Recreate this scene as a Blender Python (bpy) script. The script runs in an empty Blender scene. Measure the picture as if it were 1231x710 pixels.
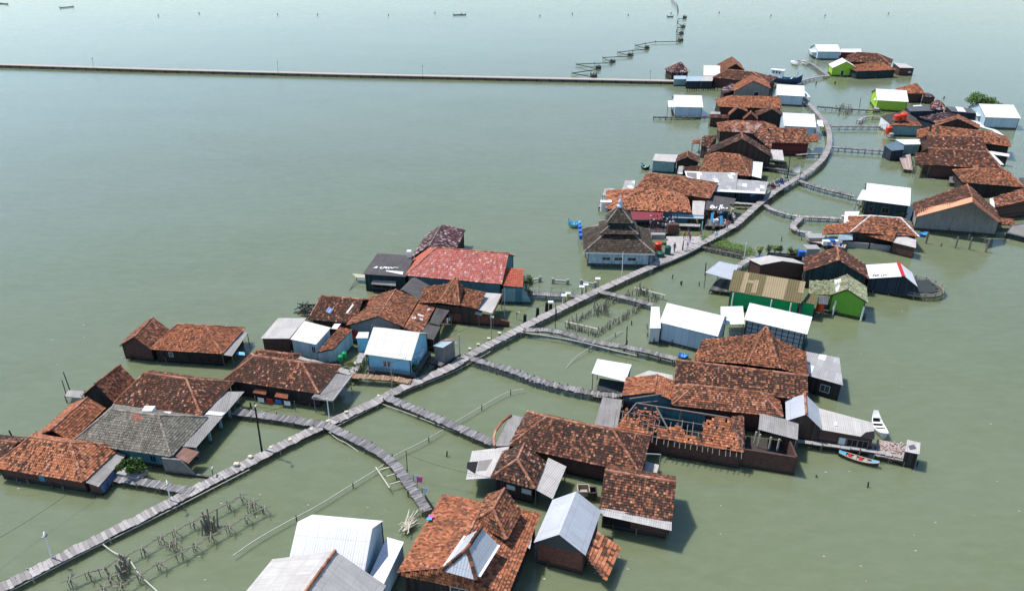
import bpy, math, random
import numpy as np
from mathutils import Vector as V3
random.seed(7); rng = np.random.default_rng(7)
R = math.radians
sc = bpy.context.scene
COL = sc.collection

# ------------------------------------------------------------------ camera model (photo measured at 1231 x 710)
F_PX, CXP, CYP, HCAM, PITCH = 880.0, 615.5, 355.0, 50.0, R(27.65)
CP, SP = math.cos(PITCH), math.sin(PITCH)
def P(p, z=0.0):
    """world point at height z that the surveyed image position p falls on"""
    x = p[0]-CXP; y = CYP-p[1]
    d = V3((x, F_PX*CP + y*SP, -F_PX*SP + y*CP))
    return V3((0, 0, HCAM)) + d*((z-HCAM)/d.z)
def ray(p):
    x = p[0]-CXP; y = CYP-p[1]
    return V3((x, F_PX*CP + y*SP, -F_PX*SP + y*CP)).normalized()
def view(ox, oy, s): return lambda x, y: (ox+x/s, oy+y/s)
W1=view(0,360,2.8409); W2=view(200,360,2.729); W3=view(300,250,3.383); W4=view(420,260,3.55); W5=view(0,580,3.847)
W6=view(280,570,5.073); W7=view(460,480,3.0875); W8=view(600,480,3.0875); W9=view(690,390,3.55); W10=view(890,380,3.379)
W11=view(760,280,4.733); W12=view(840,280,4.103); W13=view(670,180,4.7316); W14=view(780,120,4.439); W15=view(790,50,5.4636)
W16=view(960,40,4.5424); W17=view(1040,120,3.738); W18=view(920,200,5.915); W19=view(0,0,2.931); W20=view(400,0,2.798)
W21=view(330,440,3.945); W22=view(540,320,3.55); W23=view(0,580,5.4625); W24=view(120,570,5.073)
X1=view(1030,100,6.1244); X2=view(1090,180,5.461); X3=view(760,190,5.9167); X4=view(830,60,7.1); X5=view(820,130,6.8389)
X6=view(840,270,7.694); X7=view(300,340,6.457); X8=view(420,360,5.919)
Y1=view(760,250,10.14); Y2=view(980,500,8.877); Y3=view(960,40,8.207); Y4=view(790,60,7.241); Y5=view(0,500,6.456)
Y6=view(700,440,5.917); Y7=view(640,330,7.694); Y8=view(460,560,4.733)
Z1=view(1035,305,17.586); Z2=view(840,225,14.2); Z3=view(960,330,12.911); Z4=view(675,250,14.2); Z5=view(860,310,9.464)
Z6=view(1180,230,10.14); Z7=view(780,180,10.142); Z8=view(1030,140,8.88)
Q1=view(420,260,7.892); Q2=view(530,290,7.1); Q3=view(440,320,6.839); Q4=view(960,240,7.694); Q5=view(800,390,5.5955)
Q6=view(820,480,6.839); Q7=view(560,490,5.4625); Q8=Y4; KK=view(180,470,6.4545); KM=view(700,230,7.1)

# ------------------------------------------------------------------ materials
class NT:
    def __init__(s, name):
        s.m = bpy.data.materials.new(name); s.m.use_nodes = True
        s.t = s.m.node_tree; s.t.nodes.clear()
        s.out = s.n('ShaderNodeOutputMaterial'); s.b = s.n('ShaderNodeBsdfPrincipled')
        s.l(s.b.outputs[0], s.out.inputs['Surface'])
    def n(s, typ, **kw):
        nd = s.t.nodes.new(typ)
        for k, v in kw.items(): setattr(nd, k, v)
        return nd
    def l(s, a, b): s.t.links.new(a, b)
    def put(s, sock, v):
        if hasattr(v, 'links'): s.l(v, sock)
        else: sock.default_value = v
    def math(s, op, a, b=0.0, clamp=False):
        nd = s.n('ShaderNodeMath', operation=op); nd.use_clamp = clamp
        s.put(nd.inputs[0], a); s.put(nd.inputs[1], b); return nd.outputs[0]
    def mix(s, f, a, b, mode='MIX'):
        nd = s.n('ShaderNodeMix', data_type='RGBA', blend_type=mode)
        s.put(nd.inputs[0], f)
        for i, c in ((6, a), (7, b)):
            if hasattr(c, 'links'): s.l(c, nd.inputs[i])
            else: nd.inputs[i].default_value = (*c, 1)
        return nd.outputs[2]
    def pos(s):
        return s.n('ShaderNodeNewGeometry').outputs['Position']
    def uv(s, name='UVMap'):
        return s.n('ShaderNodeUVMap', uv_map=name).outputs[0]
    def mapping(s, vec, scale=(1,1,1), loc=(0,0,0)):
        nd = s.n('ShaderNodeMapping'); s.l(vec, nd.inputs[0])
        nd.inputs['Scale'].default_value = scale; nd.inputs['Location'].default_value = loc
        return nd.outputs[0]
    def noise(s, vec, scale, detail=3.0, rough=.55):
        nd = s.n('ShaderNodeTexNoise'); s.l(vec, nd.inputs['Vector'])
        nd.inputs['Scale'].default_value = scale; nd.inputs['Detail'].default_value = detail
        nd.inputs['Roughness'].default_value = rough
        return nd.outputs[0]
    def ramp(s, f, stops, interp='LINEAR'):
        nd = s.n('ShaderNodeValToRGB'); s.l(f, nd.inputs[0]); cr = nd.color_ramp; cr.interpolation = interp
        while len(cr.elements) < len(stops): cr.elements.new(.5)
        for e, (p, c) in zip(cr.elements, stops):
            e.position = p; e.color = (*c, 1) if len(c) == 3 else c
        return nd.outputs[0]
    def sep(s, vec):
        nd = s.n('ShaderNodeSeparateXYZ'); s.l(vec, nd.inputs[0]); return nd.outputs
    def bump(s, h, strength=.3, dist=.05):
        nd = s.n('ShaderNodeBump'); s.l(h, nd.inputs['Height'])
        nd.inputs['Strength'].default_value = strength; nd.inputs['Distance'].default_value = dist
        s.l(nd.outputs[0], s.b.inputs['Normal'])
    def done(s, col, rough=.8, spec=.3, metal=0.0):
        s.put(s.b.inputs['Base Color'], col if hasattr(col, 'links') else (*col, 1))
        s.put(s.b.inputs['Roughness'], rough)
        s.b.inputs['Specular IOR Level'].default_value = spec; s.b.inputs['Metallic'].default_value = metal
        return s.m
def g(v): return (v, v, v)
def val01(t, f, lo, hi):
    return t.math('ADD', t.math('MULTIPLY', f, hi-lo), lo)

def tile_mat(name, stops, k=.5, sc_=.30, moss=0.0, fine=.38):
    t = NT(name); r = t.sep(t.uv('rnd'))
    n1 = t.noise(t.pos(), sc_, 4); n2 = t.noise(t.pos(), 1.7, 2)
    f = t.math('ADD', r[0], t.math('MULTIPLY', t.math('SUBTRACT', n1, .5), k*2.0))
    f = t.math('ADD', f, t.math('MULTIPLY', t.math('SUBTRACT', n2, .5), k*1.9), True)
    c = t.ramp(f, stops)
    sh = t.math('ADD', t.math('MULTIPLY', r[1], fine), 1-fine*.5)
    stk = t.noise(t.mapping(t.uv(), (1.5,.16,1)), 1.0, 4, .65)
    c = t.mix(t.ramp(stk, [(.52, g(0)), (.74, g(.42))]), c, (.060,.042,.032))
    hs = t.n('ShaderNodeHueSaturation'); t.l(c, hs.inputs['Color']); t.l(sh, hs.inputs['Value']); c = hs.outputs[0]
    if moss:
        n3 = t.noise(t.pos(), .55, 5, .65)
        mf = t.ramp(n3, [(.52, g(0)), (.68, g(moss))])
        c = t.mix(mf, c, (.035, .038, .016))
    return t.done(c, .85, .25)
DK=(.050,.030,.023); BR=(.105,.049,.032); RB=(.185,.074,.042); OR=(.36,.130,.062); BO=(.46,.19,.10); PK=(.42,.225,.15); WT=(.55,.50,.46)
T = {}
T['orange']  = tile_mat('tile_orange',  [(0,BR),(.26,RB),(.42,(.27,.088,.040)),(.75,OR),(.95,(.42,.15,.07)),(1,BO)], .32)
T['fresh']   = tile_mat('tile_fresh',   [(0,DK),(.16,BR),(.28,RB),(.38,OR),(.75,(.44,.155,.072)),(1,(.52,.235,.135))], .30)
T['mix']     = tile_mat('tile_mixed',   [(0,DK),(.32,BR),(.54,RB),(.74,(.28,.092,.042)),(.9,OR),(1,PK)], .30, moss=.25)
T['brown']   = tile_mat('tile_brown',   [(0,DK),(.42,(.06,.028,.020)),(.68,(.115,.045,.028)),(.88,(.20,.075,.042)),(.97,OR),(1,PK)], .26, moss=.3)
T['dark']    = tile_mat('tile_dark',    [(0,(.016,.011,.010)),(.5,DK),(.78,BR),(.93,RB),(1,PK)], .24, moss=.2)
T['speck']   = tile_mat('tile_speckled',[(0,DK),(.4,(.045,.022,.016)),(.62,BR),(.74,RB),(.88,(.25,.095,.05)),(.98,(.34,.14,.075)),(1,(.40,.19,.11))], .22)
T['rust']    = tile_mat('tile_rust',    [(0,DK),(.22,BR),(.42,RB),(.68,(.30,.11,.055)),(.9,(.35,.125,.058)),(1,BO)], .30, moss=.3)
T['red']     = tile_mat('tile_red_paint',[(0,(.37,.098,.078)),(.5,(.43,.13,.105)),(.8,(.46,.175,.145)),(.95,(.50,.26,.23)),(1,(.56,.40,.38))], .22, .22, fine=.16)
T['redplain']= tile_mat('tile_red_plain',[(0,(.36,.085,.05)),(1,(.44,.115,.07))], .2, fine=.15)
T['purple']  = tile_mat('tile_purple',  [(0,(.03,.016,.020)),(.45,(.07,.032,.036)),(.75,(.13,.06,.065)),(.95,(.36,.26,.27)),(1,WT)], .3)
T['pink']    = tile_mat('tile_faded_pink',[(0,RB),(.22,(.32,.13,.09)),(.45,(.46,.30,.28)),(1,(.60,.50,.52))], .25)
T['grey']    = tile_mat('tile_grey_concrete',[(0,(.13,.115,.09)),(.5,(.18,.165,.13)),(1,(.25,.235,.19))], .25, fine=.2)
T['mosque']  = tile_mat('tile_dark_shingle',[(0,(.036,.028,.022)),(.55,(.060,.046,.034)),(.92,(.085,.066,.048)),(1,(.12,.10,.08))], .22, moss=.25)
T['greenish']= tile_mat('tile_pale_green',[(0,(.13,.15,.07)),(.5,(.24,.25,.14)),(1,(.36,.37,.26))], .4)
T['ridge']   = tile_mat('ridge_terracotta',[(0,RB),(.4,(.30,.12,.07)),(1,(.44,.22,.14))], .2)
T['ridgegrey']=tile_mat('ridge_mortar',[(0,(.16,.13,.11)),(1,(.33,.28,.24))], .25)
T['ridgewhite']=tile_mat('ridge_white',[(0,(.6,.58,.57)),(1,(.75,.73,.72))], .2)

def sheet_mat(name, col, vary=.1, dirt=.35, dirtcol=(.10,.075,.055), rib=.22, rough=.55, patch=0.0, patchcol=(.7,.7,.7), metal=0.0, bumps=.35):
    t = NT(name); uv = t.uv(); s = t.sep(uv)
    pu = t.math('FLOOR', t.math('DIVIDE', s[0], .82)); pv = t.math('FLOOR', t.math('DIVIDE', s[1], 1.75))
    cmb = t.n('ShaderNodeCombineXYZ'); t.l(pu, cmb.inputs[0]); t.l(pv, cmb.inputs[1])
    rn = t.sep(t.uv('rnd'))[0]; t.l(t.math('MULTIPLY', rn, 50.0), cmb.inputs[2])
    wn = t.n('ShaderNodeTexWhiteNoise'); t.l(cmb.outputs[0], wn.inputs[0])
    hs = t.n('ShaderNodeHueSaturation'); hs.inputs['Color'].default_value = (*col, 1)
    t.l(val01(t, wn.outputs[0], 1-vary, 1+vary*.6), hs.inputs['Value']); c = hs.outputs[0]
    if patch:
        c = t.mix(t.ramp(wn.outputs[0], [(1-patch, g(0)), (1-patch+.01, g(1))]), c, patchcol)
    st = t.noise(t.mapping(uv, (3.2,.35,1)), 1.0, 4, .6)
    bl = t.noise(t.pos(), .7, 5, .6)
    df = t.ramp(t.math('MULTIPLY', t.math('ADD', st, bl), .5), [(.42, g(0)), (.68, g(dirt))])
    c = t.mix(df, c, dirtcol)
    # seams between sheets
    fr = t.math('FRACT', t.math('DIVIDE', s[0], .82)); fv = t.math('FRACT', t.math('DIVIDE', s[1], 1.75))
    seam = t.math('MAXIMUM', t.math('LESS_THAN', fr, .05), t.math('LESS_THAN', fv, .03))
    c = t.mix(t.math('MULTIPLY', seam, .35), c, tuple(x*.35 for x in col))
    w = t.math('SINE', t.math('MULTIPLY', s[0], 2*math.pi/rib))
    t.bump(w, bumps, .03)
    return t.done(c, rough, .4, metal)
S = {}
S['white'] = sheet_mat('sheet_white', (.70,.70,.71), .05, .22, (.42,.39,.35), rough=.5, bumps=.3)
S['zinc']  = sheet_mat('sheet_zinc', (.46,.48,.52), .07, .2, (.22,.21,.20), .25, .42, metal=.15, bumps=.4)
S['silver']= sheet_mat('sheet_silver', (.50,.52,.56), .06, .25, (.25,.24,.23), .25, .45, metal=.1)
S['cream'] = sheet_mat('sheet_cream', (.62,.60,.53), .05, .2, (.38,.34,.26), .3)
S['sgrey']  = sheet_mat('sheet_asbestos', (.30,.285,.27), .14, .5, (.13,.11,.095), .2, .85)
S['palegrey'] = sheet_mat('sheet_asbestos_pale', (.47,.445,.42), .10, .4, (.22,.19,.165), .2, .85)
S['patchy']= sheet_mat('sheet_asbestos_patched', (.34,.33,.33), .12, .4, (.18,.16,.15), .2, .8, patch=.22, patchcol=(.78,.78,.79))
S['sdark']  = sheet_mat('sheet_dark', (.060,.056,.055), .2, .35, (.14,.125,.115), .2, .8)
S['slate'] = sheet_mat('sheet_slate', (.075,.082,.092), .2, .4, (.16,.15,.15), .3, .7)
S['rusty'] = sheet_mat('sheet_rusty', (.26,.13,.095), .25, .5, (.14,.06,.04), .25, .7)
S['maroon']= sheet_mat('sheet_maroon', (.19,.030,.036), .08, .25, (.10,.03,.03), .25, .6)
S['bluegrey']= sheet_mat('sheet_bluegrey', (.33,.43,.48), .12, .3, (.25,.26,.26), .25, .55)
S['steelblue']= sheet_mat('sheet_steel_blue', (.10,.16,.20), .1, .3, (.08,.09,.1), .25, .55)
S['olive'] = sheet_mat('sheet_olive', (.125,.097,.038), .07, .35, (.085,.075,.025), .3, .7, bumps=.5)
S['tan']   = sheet_mat('sheet_tan', (.29,.22,.125), .06, .3, (.24,.18,.09), .3, .7, bumps=.5)
S['conc']  = sheet_mat('roof_concrete', (.26,.245,.235), .06, .6, (.10,.09,.085), 3.0, .9, bumps=.05)
S['blue']  = sheet_mat('tarp_blue', (.05,.16,.38), .1, .2, (.04,.08,.16), .5, .5)

def wall_mat(name, col, kind='paint', dirt=.35, dirtcol=(.05,.042,.034), algae=True, col2=None, rough=.85, sx=None, pv=(.55,1.35)):
    t = NT(name); uv = t.uv(); s = t.sep(uv)
    c = None
    if kind == 'brick':
        b = t.n('ShaderNodeTexBrick'); t.l(uv, b.inputs['Vector']); b.inputs['Scale'].default_value = 1.0
        b.inputs['Brick Width'].default_value = .34; b.inputs['Row Height'].default_value = .13
        b.inputs['Mortar Size'].default_value = .014; b.inputs['Bias'].default_value = -.1
        b.inputs['Color1'].default_value = (*col, 1); b.inputs['Color2'].default_value = (*(col2 or tuple(x*.55 for x in col)), 1)
        b.inputs['Mortar'].default_value = (*tuple(min(1, x*.9+.035) for x in col), 1); c = b.outputs[0]
        t.bump(b.outputs[1], .4, -.02)
    elif kind in ('plank', 'vplank'):
        ax = s[0] if kind == 'vplank' else s[1]; w = sx or .2
        fl = t.math('FLOOR', t.math('DIVIDE', ax, w)); wn = t.n('ShaderNodeTexWhiteNoise', noise_dimensions='1D'); t.l(fl, wn.inputs['W'])
        hs = t.n('ShaderNodeHueSaturation'); hs.inputs['Color'].default_value = (*col, 1); t.l(val01(t, wn.outputs[0], *pv), hs.inputs['Value'])
        gap = t.math('LESS_THAN', t.math('FRACT', t.math('DIVIDE', ax, w)), .1)
        c = t.mix(t.math('MULTIPLY', gap, .7 if pv[0]<.8 else .22), hs.outputs[0], tuple(x*.2 for x in col))
    elif kind == 'grid':
        gx = t.math('LESS_THAN', t.math('FRACT', t.math('DIVIDE', s[0], .75)), .16); gy = t.math('LESS_THAN', t.math('FRACT', t.math('DIVIDE', s[1], .62)), .17)
        c = t.mix(t.math('MAXIMUM', gx, gy), col, col2)
    else:
        c = t.mix(t.noise(t.pos(), 1.1, 4), tuple(x*.82 for x in col), tuple(min(1, x*1.12) for x in col))
    st = t.noise(t.mapping(uv, (2.2,.5,1)), 1.0, 5, .62)
    c = t.mix(t.ramp(st, [(.44, g(0)), (.72, g(dirt))]), c, dirtcol)
    if algae:      # tide mark: a band of algae with its own ragged edge
        z = t.sep(t.pos())[2]
        zz = t.math('ADD', z, t.math('MULTIPLY', t.math('SUBTRACT', t.noise(t.mapping(uv,(1.5,1.5,1)), 1.5, 3), .5), .55))
        c = t.mix(t.ramp(zz, [(.18, g(.85)), (.5, g(0))]), c, (.022,.022,.016))
    return t.done(c, rough, .25)
WM = {}
WM['brick']  = wall_mat('wall_brick_dark', (.105,.050,.040), 'brick', .5)
WM['brickred']=wall_mat('wall_brick_red', (.20,.075,.052), 'brick', .35)
WM['wood']   = wall_mat('wall_dark_wood', (.065,.045,.038), 'vplank', .4)
WM['woodbr'] = wall_mat('wall_brown_wood', (.085,.048,.040), 'plank', .4)
WM['black']  = wall_mat('wall_black_wood', (.034,.029,.029), 'vplank', .4, dirtcol=(.075,.06,.05))
WM['navy']   = wall_mat('wall_navy', (.024,.040,.062), 'vplank', .3)
WM['blue']   = wall_mat('wall_light_blue', (.25,.56,.72), 'paint', .22, (.16,.22,.24))
WM['palebl'] = wall_mat('wall_pale_blue_grey', (.44,.56,.63), 'vplank', .12, (.25,.3,.32), sx=.9, pv=(.93,1.05))
WM['sky']    = wall_mat('wall_pale_sky', (.42,.55,.60), 'vplank', .3, (.2,.22,.21), sx=.6, pv=(.85,1.1))
WM['teal']   = wall_mat('wall_teal', (.085,.20,.235), 'paint', .55, (.045,.075,.085))
WM['tealpale']=wall_mat('wall_teal_pale', (.22,.36,.38), 'paint', .5, (.06,.1,.11))
WM['dkteal'] = wall_mat('wall_dark_teal', (.022,.05,.06), 'vplank', .4)
WM['green']  = wall_mat('wall_green', (.015,.36,.115), 'paint', .2, (.02,.12,.05))
WM['lime']   = wall_mat('wall_leaf_green', (.155,.40,.045), 'paint', .15, (.09,.2,.03))
WM['limebr'] = wall_mat('wall_lime', (.33,.55,.055), 'paint', .15, (.2,.33,.04))
WM['conc']   = wall_mat('wall_concrete', (.27,.275,.265), 'brick', .5, (.12,.12,.11), col2=(.235,.24,.235))
WM['grey']   = wall_mat('wall_grey_render', (.22,.215,.205), 'paint', .45, (.10,.095,.085))
WM['mosque'] = wall_mat('wall_mosque', (.50,.60,.66), 'paint', .8, (.08,.17,.19))
WM['maroon'] = wall_mat('wall_maroon', (.13,.028,.030), 'plank', .3)
WM['netgrid']= wall_mat('wall_netted_panels', (.34,.40,.46), 'grid', .2, (.14,.16,.18), col2=(.035,.045,.06))
WM['white']  = wall_mat('wall_white', (.70,.72,.72), 'paint', .25, (.4,.4,.38))
def plain(name, col, rough=.7, vary=.25, spec=.3, metal=0.0):
    t = NT(name)
    c = t.mix(t.noise(t.pos(), 2.3, 4), tuple(x*(1-vary) for x in col), tuple(min(1, x*(1+vary)) for x in col))
    return t.done(c, rough, spec, metal)
def plank_mat(name, a, b, grain=.4):
    t = NT(name); r = t.sep(t.uv('rnd'))
    c = t.mix(r[0], a, b)
    n = t.noise(t.mapping(t.uv(), (1.2, 9, 1)), 1.0, 4)
    c = t.mix(t.ramp(n, [(.4, g(0)), (.75, g(grain))]), c, tuple(x*.45 for x in a))
    bl = t.noise(t.pos(), .35, 4); c = t.mix(t.ramp(bl, [(.5, g(0)), (.75, g(.35))]), c, tuple(x*.6 for x in a))
    return t.done(c, .85, .25)
PL = {}
PL['main'] = plank_mat('planks_pale', (.23,.21,.20), (.44,.405,.39), .35)
PL['grey'] = plank_mat('planks_grey', (.14,.132,.134), (.31,.295,.295))
PL['dark'] = plank_mat('planks_dark', (.055,.05,.05), (.17,.16,.155))
PL['conc'] = plank_mat('planks_concrete', (.30,.285,.27), (.38,.36,.345), .2)
PL['brown']= plank_mat('planks_brown', (.22,.13,.08), (.36,.24,.16))
PL['pink'] = plank_mat('planks_pinkish', (.33,.25,.22), (.46,.37,.33))
PL['bamboo']=plank_mat('planks_bamboo', (.24,.20,.13), (.42,.37,.26))
D = {}
D['darkwood']=plain('dark_timber', (.05,.042,.038)); D['wood']=plain('grey_timber', (.17,.15,.13)); D['palewood']=plain('pale_timber',(.36,.31,.25))
D['bamboo']=plain('weathered_bamboo', (.21,.19,.15)); D['palebamboo']=plain('pale_bamboo', (.50,.47,.36)); D['pipe']=plain('pale_pvc', (.46,.45,.37), .6, .25)
D['concpost']=plain('post_concrete', (.30,.29,.275)); D['white']=plain('paint_white', (.78,.78,.77), .5, .08); D['cream']=plain('paint_cream', (.62,.55,.38), .6, .1)
D['yellow']=plain('paint_yellow', (.60,.55,.12), .6, .1); D['black']=plain('black_rubber', (.015,.015,.016)); D['steel']=plain('galvanised_steel', (.40,.41,.42), .45, .1)
D['red']=plain('tank_orange_red', (.62,.055,.018), .4, .06); D['redp']=plain('paint_red', (.45,.02,.02), .5, .1); D['blue']=plain('plastic_blue', (.03,.13,.48), .4, .08)
D['skyblue']=plain('paint_sky_blue', (.08,.36,.62), .5, .08); D['tealg']=plain('plastic_dark_green', (.018,.085,.075), .4, .08); D['greenp']=plain('plastic_green', (.02,.33,.10), .45, .08)
D['glass']=plain('window_glass', (.03,.04,.05), .12, .1, .5); D['void']=plain('dark_interior', (.012,.012,.013), .9); D['door']=plain('door_wood', (.11,.05,.035))  # the near-black interior colour paints in the shade inside openings
D['frame']=plain('window_frame_paint', (.5,.55,.58), .6, .1); D['bluewin']=plain('window_shutter_blue',(.05,.25,.36),.6,.1); D['soil']=plain('soil', (.04,.032,.022)); D['stone']=plain('rubble_stone', (.19,.175,.155), .9, .4)
D['pinkc']=plain('cloth_pink', (.7,.1,.3)); D['net']=plain('dark_net', (.035,.045,.045), .9, .3); D['rail']=plain('rail_grey', (.30,.31,.31), .6); D['navyp']=plain('paint_navy',(.025,.05,.13),.45,.1)
D['greyroof']=plain('fascia_timber',(.20,.185,.17)); D['purplecl']=plain('awning_purple_grey',(.11,.10,.125),.8,.2); D['text']=plain('lettering_white',(.72,.72,.72),.7,.05); D['textdk']=plain('lettering_dark',(.08,.08,.10),.7,.05)
D['leafy']=plain('floating_weed',(.085,.14,.032),.9,.5); D['mint']=plain('paint_mint',(.25,.5,.45),.5,.1); D['trunk']=plain('bark',(.09,.065,.045),.9,.3)

# ------------------------------------------------------------------ mesh collector
class MB:
    def __init__(s): s.v=[]; s.f=[]; s.m=[]; s.uv=[]; s.r=[]
    def face(s, pts, m=0, uv=None, r=None):
        i=len(s.v); n=len(pts); s.v.extend([tuple(p) for p in pts]); s.f.append(tuple(range(i,i+n))); s.m.append(m)
        s.uv.extend(uv if uv else [(0,0)]*n); rr = r if r else (random.random(), random.random()); s.r.extend([rr]*n)
    def box(s, c, ax, ay, az, m=0, r=None):
        c=V3(c); ax=V3(ax); ay=V3(ay); az=V3(az); rr = r if r else (random.random(), random.random())
        cs=[c+ax*i+ay*j+az*k for k in (-1,1) for j in (-1,1) for i in (-1,1)]
        lx,ly,lz = ax.length*2, ay.length*2, az.length*2
        for q,(a,b) in (((0,2,3,1),(ly,lx)),((4,5,7,6),(lx,ly)),((0,1,5,4),(lx,lz)),((2,6,7,3),(lz,lx)),((0,4,6,2),(lz,ly)),((1,3,7,5),(ly,lz))):
            s.face([cs[i] for i in q], m, [(0,0),(a,0),(a,b),(0,b)], rr)
    def beam(s, p, q, w, h, m=0, r=None):
        p=V3(p); q=V3(q); d=q-p; L=d.length
        if L<1e-4: return
        d/=L; up=V3((0,0,1)) if abs(d.z)<.95 else V3((0,1,0))
        sx=d.cross(up).normalized(); sy=sx.cross(d)
        s.box((p+q)/2, d*(L/2), sx*(w/2), sy*(h/2), m, r)
    def cyl(s, p, q, r0, r1=None, n=7, m=0, caps=True, r=None):
        p=V3(p); q=V3(q); d=(q-p).normalized(); r1=r0 if r1 is None else r1
        up=V3((0,0,1)) if abs(d.z)<.95 else V3((0,1,0)); a=d.cross(up).normalized(); b=a.cross(d)
        rr = r if r else (random.random(), random.random())
        A=[p+(a*math.cos(t)+b*math.sin(t))*r0 for t in [2*math.pi*i/n for i in range(n)]]
        B=[q+(a*math.cos(t)+b*math.sin(t))*r1 for t in [2*math.pi*i/n for i in range(n)]]
        for i in range(n):
            j=(i+1)%n; s.face([A[i],A[j],B[j],B[i]], m, [(i/n,0),((i+1)/n,0),((i+1)/n,1),(i/n,1)], rr)
        if caps: s.face(A[::-1],m,None,rr); s.face(B,m,None,rr)
    def tube(s, pts, rad, n=6, m=0):
        for a,b in zip(pts,pts[1:]): s.cyl(a,b,rad,rad,n,m,True)
    def lathe(s, base, prof, n=14, m=0):
        base=V3(base); rr=(random.random(),random.random())
        rings=[[base+V3((r_*math.cos(2*math.pi*i/n), r_*math.sin(2*math.pi*i/n), z)) for i in range(n)] for r_,z in prof]
        for A,B in zip(rings,rings[1:]):
            for i in range(n):
                j=(i+1)%n; s.face([A[i],A[j],B[j],B[i]], m, None, rr)
        s.face(rings[0][::-1],m,None,rr); s.face(rings[-1],m,None,rr)
    def slab(s, poly, th=.08, m=0, ms=None, uvs=True):
        poly=orient(poly); n=nrm(poly); u=(poly[1]-poly[0]).normalized(); v=n.cross(u); rr=(random.random(),random.random()); ms=m if ms is None else ms
        uv=[((p-poly[0]).dot(u)+3,(p-poly[0]).dot(v)+3) for p in poly]
        lo=[p-n*th for p in poly]
        s.face(poly,m,uv,rr); s.face(lo[::-1],ms,uv[::-1],rr)
        k=len(poly)
        for i in range(k):
            j=(i+1)%k; s.face([lo[i],lo[j],poly[j],poly[i]],ms,[(0,0),(1,0),(1,th),(0,th)],rr)
    def quads(s, arr, m=0, rnd=None, uv=None):
        """arr: (n,4,3) numpy"""
        n=len(arr); i0=len(s.v); s.v.extend(map(tuple, arr.reshape(-1,3).tolist()))
        s.f.extend([(i0+4*k,i0+4*k+1,i0+4*k+2,i0+4*k+3) for k in range(n)]); s.m.extend([m]*n)
        if uv is None: s.uv.extend([(0,0),(.3,0),(.3,.3),(0,.3)]*n)
        else: s.uv.extend(map(tuple, np.repeat(uv,4,axis=0).tolist()))
        rn = rng.random((n,2)) if rnd is None else rnd
        s.r.extend(map(tuple, np.repeat(rn,4,axis=0).tolist()))
    def build(s, name, mats, parent=None, origin=None, smooth=False):
        if parent is not None and origin is None:
            origin = V3(parent['_o'])
        o3 = V3(origin) if origin is not None else V3((0,0,0))
        me=bpy.data.meshes.new(name)
        arr=np.array(s.v,dtype=float).reshape(-1,3)-np.array(o3)
        me.from_pydata(arr.tolist(),[],s.f)
        for nm,dat in (('UVMap',s.uv),('rnd',s.r)):
            l=me.uv_layers.new(name=nm); l.data.foreach_set('uv', np.array(dat,dtype=np.float32).ravel())
        for mt in (mats if isinstance(mats,(list,tuple)) else [mats]): me.materials.append(mt)
        me.polygons.foreach_set('material_index', np.array(s.m,dtype=np.int32))
        if smooth: me.polygons.foreach_set('use_smooth', [True]*len(s.f))
        me.update()
        o=bpy.data.objects.new(name,me); COL.objects.link(o)
        if parent is not None:
            o.parent=parent; po=V3(parent['_o'])
            if (o3-po).length>1e-6: o.location=o3-po
        else: o.location=o3
        o['_o']=tuple(o3)
        return o
def nrm(poly):
    n=V3((0,0,0))
    for a,b in zip(poly,poly[1:]+poly[:1]):
        n+=V3(((a.y-b.y)*(a.z+b.z),(a.z-b.z)*(a.x+b.x),(a.x-b.x)*(a.y+b.y)))
    return n.normalized()
def orient(poly):
    poly=[V3(p) for p in poly]
    if nrm(poly).z<0: poly=[poly[1],poly[0]]+poly[2:][::-1]
    return poly
def add_tiles(mb, poly, tw, th, m, rag=0.0, rows=None, amp=.03, lift=.0, umask=None):
    poly=orient(poly); n=nrm(poly); o=poly[0]; u=(poly[1]-poly[0]).normalized(); v=n.cross(u)
    p2=[((p-o).dot(u),(p-o).dot(v)) for p in poly]
    vmax=max(p[1] for p in p2); nr=max(1,int(round(vmax/th))); th=vmax/nr
    U=np.array(u); Vv=np.array(v); N=np.array(n); O=np.array(o); s1,s2,s3=rng.random(3)*6
    for j in range(nr):
        if rows and not rows(j/nr): continue
        v0=j*th; vm=v0+th*.5; xs=[]
        for (a,b) in zip(p2,p2[1:]+p2[:1]):
            if (a[1]-vm)*(b[1]-vm)<0:
                q=(vm-a[1])/(b[1]-a[1]); xs.append(a[0]+q*(b[0]-a[0]))
        if len(xs)<2: continue
        x0,x1=min(xs)-.03,max(xs)+.03
        k=max(1,int(round((x1-x0)/tw))); e=np.linspace(x0,x1,k+1); ua=e[:-1]; ub=e[1:]
        if umask is not None:
            mk=np.array([umask((c-p2[0][0])/max(1e-3,(p2[1][0]-p2[0][0])), j/nr) for c in (ua+ub)/2])
            ua=ua[mk]; ub=ub[mk]; k=len(ua)
            if k==0: continue
        if rag>0:
            mk=rng.random(k)>rag; ua=ua[mk]; ub=ub[mk]; k=len(ua)
            if k==0: continue
        sag=amp*np.sin(ua*.9+s1+.5*np.sin(v0))*np.sin(v0*1.1+s2)+amp*.6*np.sin(ua*2.3+s3)+amp*.5
        jl=rng.random(k)*.035; lo=v0-.03-rng.random(k)*.035; hi=np.full(k,v0+th*1.02)
        ha=.06+jl+sag+lift; hb=.06+.03+jl+sag+lift+rng.normal(0,.006,k); ht=.018+sag+lift
        def pt(uu,vv,hh): return O+uu[:,None]*U+vv[:,None]*Vv+hh[:,None]*N
        arr=np.stack([pt(ua,lo,ha),pt(ub,lo,hb),pt(ub,hi,ht+.02),pt(ua,hi,ht)],axis=1)
        mb.quads(arr,m,None,np.stack([(ua+ub)/2+s1*9,np.full(k,v0+s2*3)],axis=1))
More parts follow.
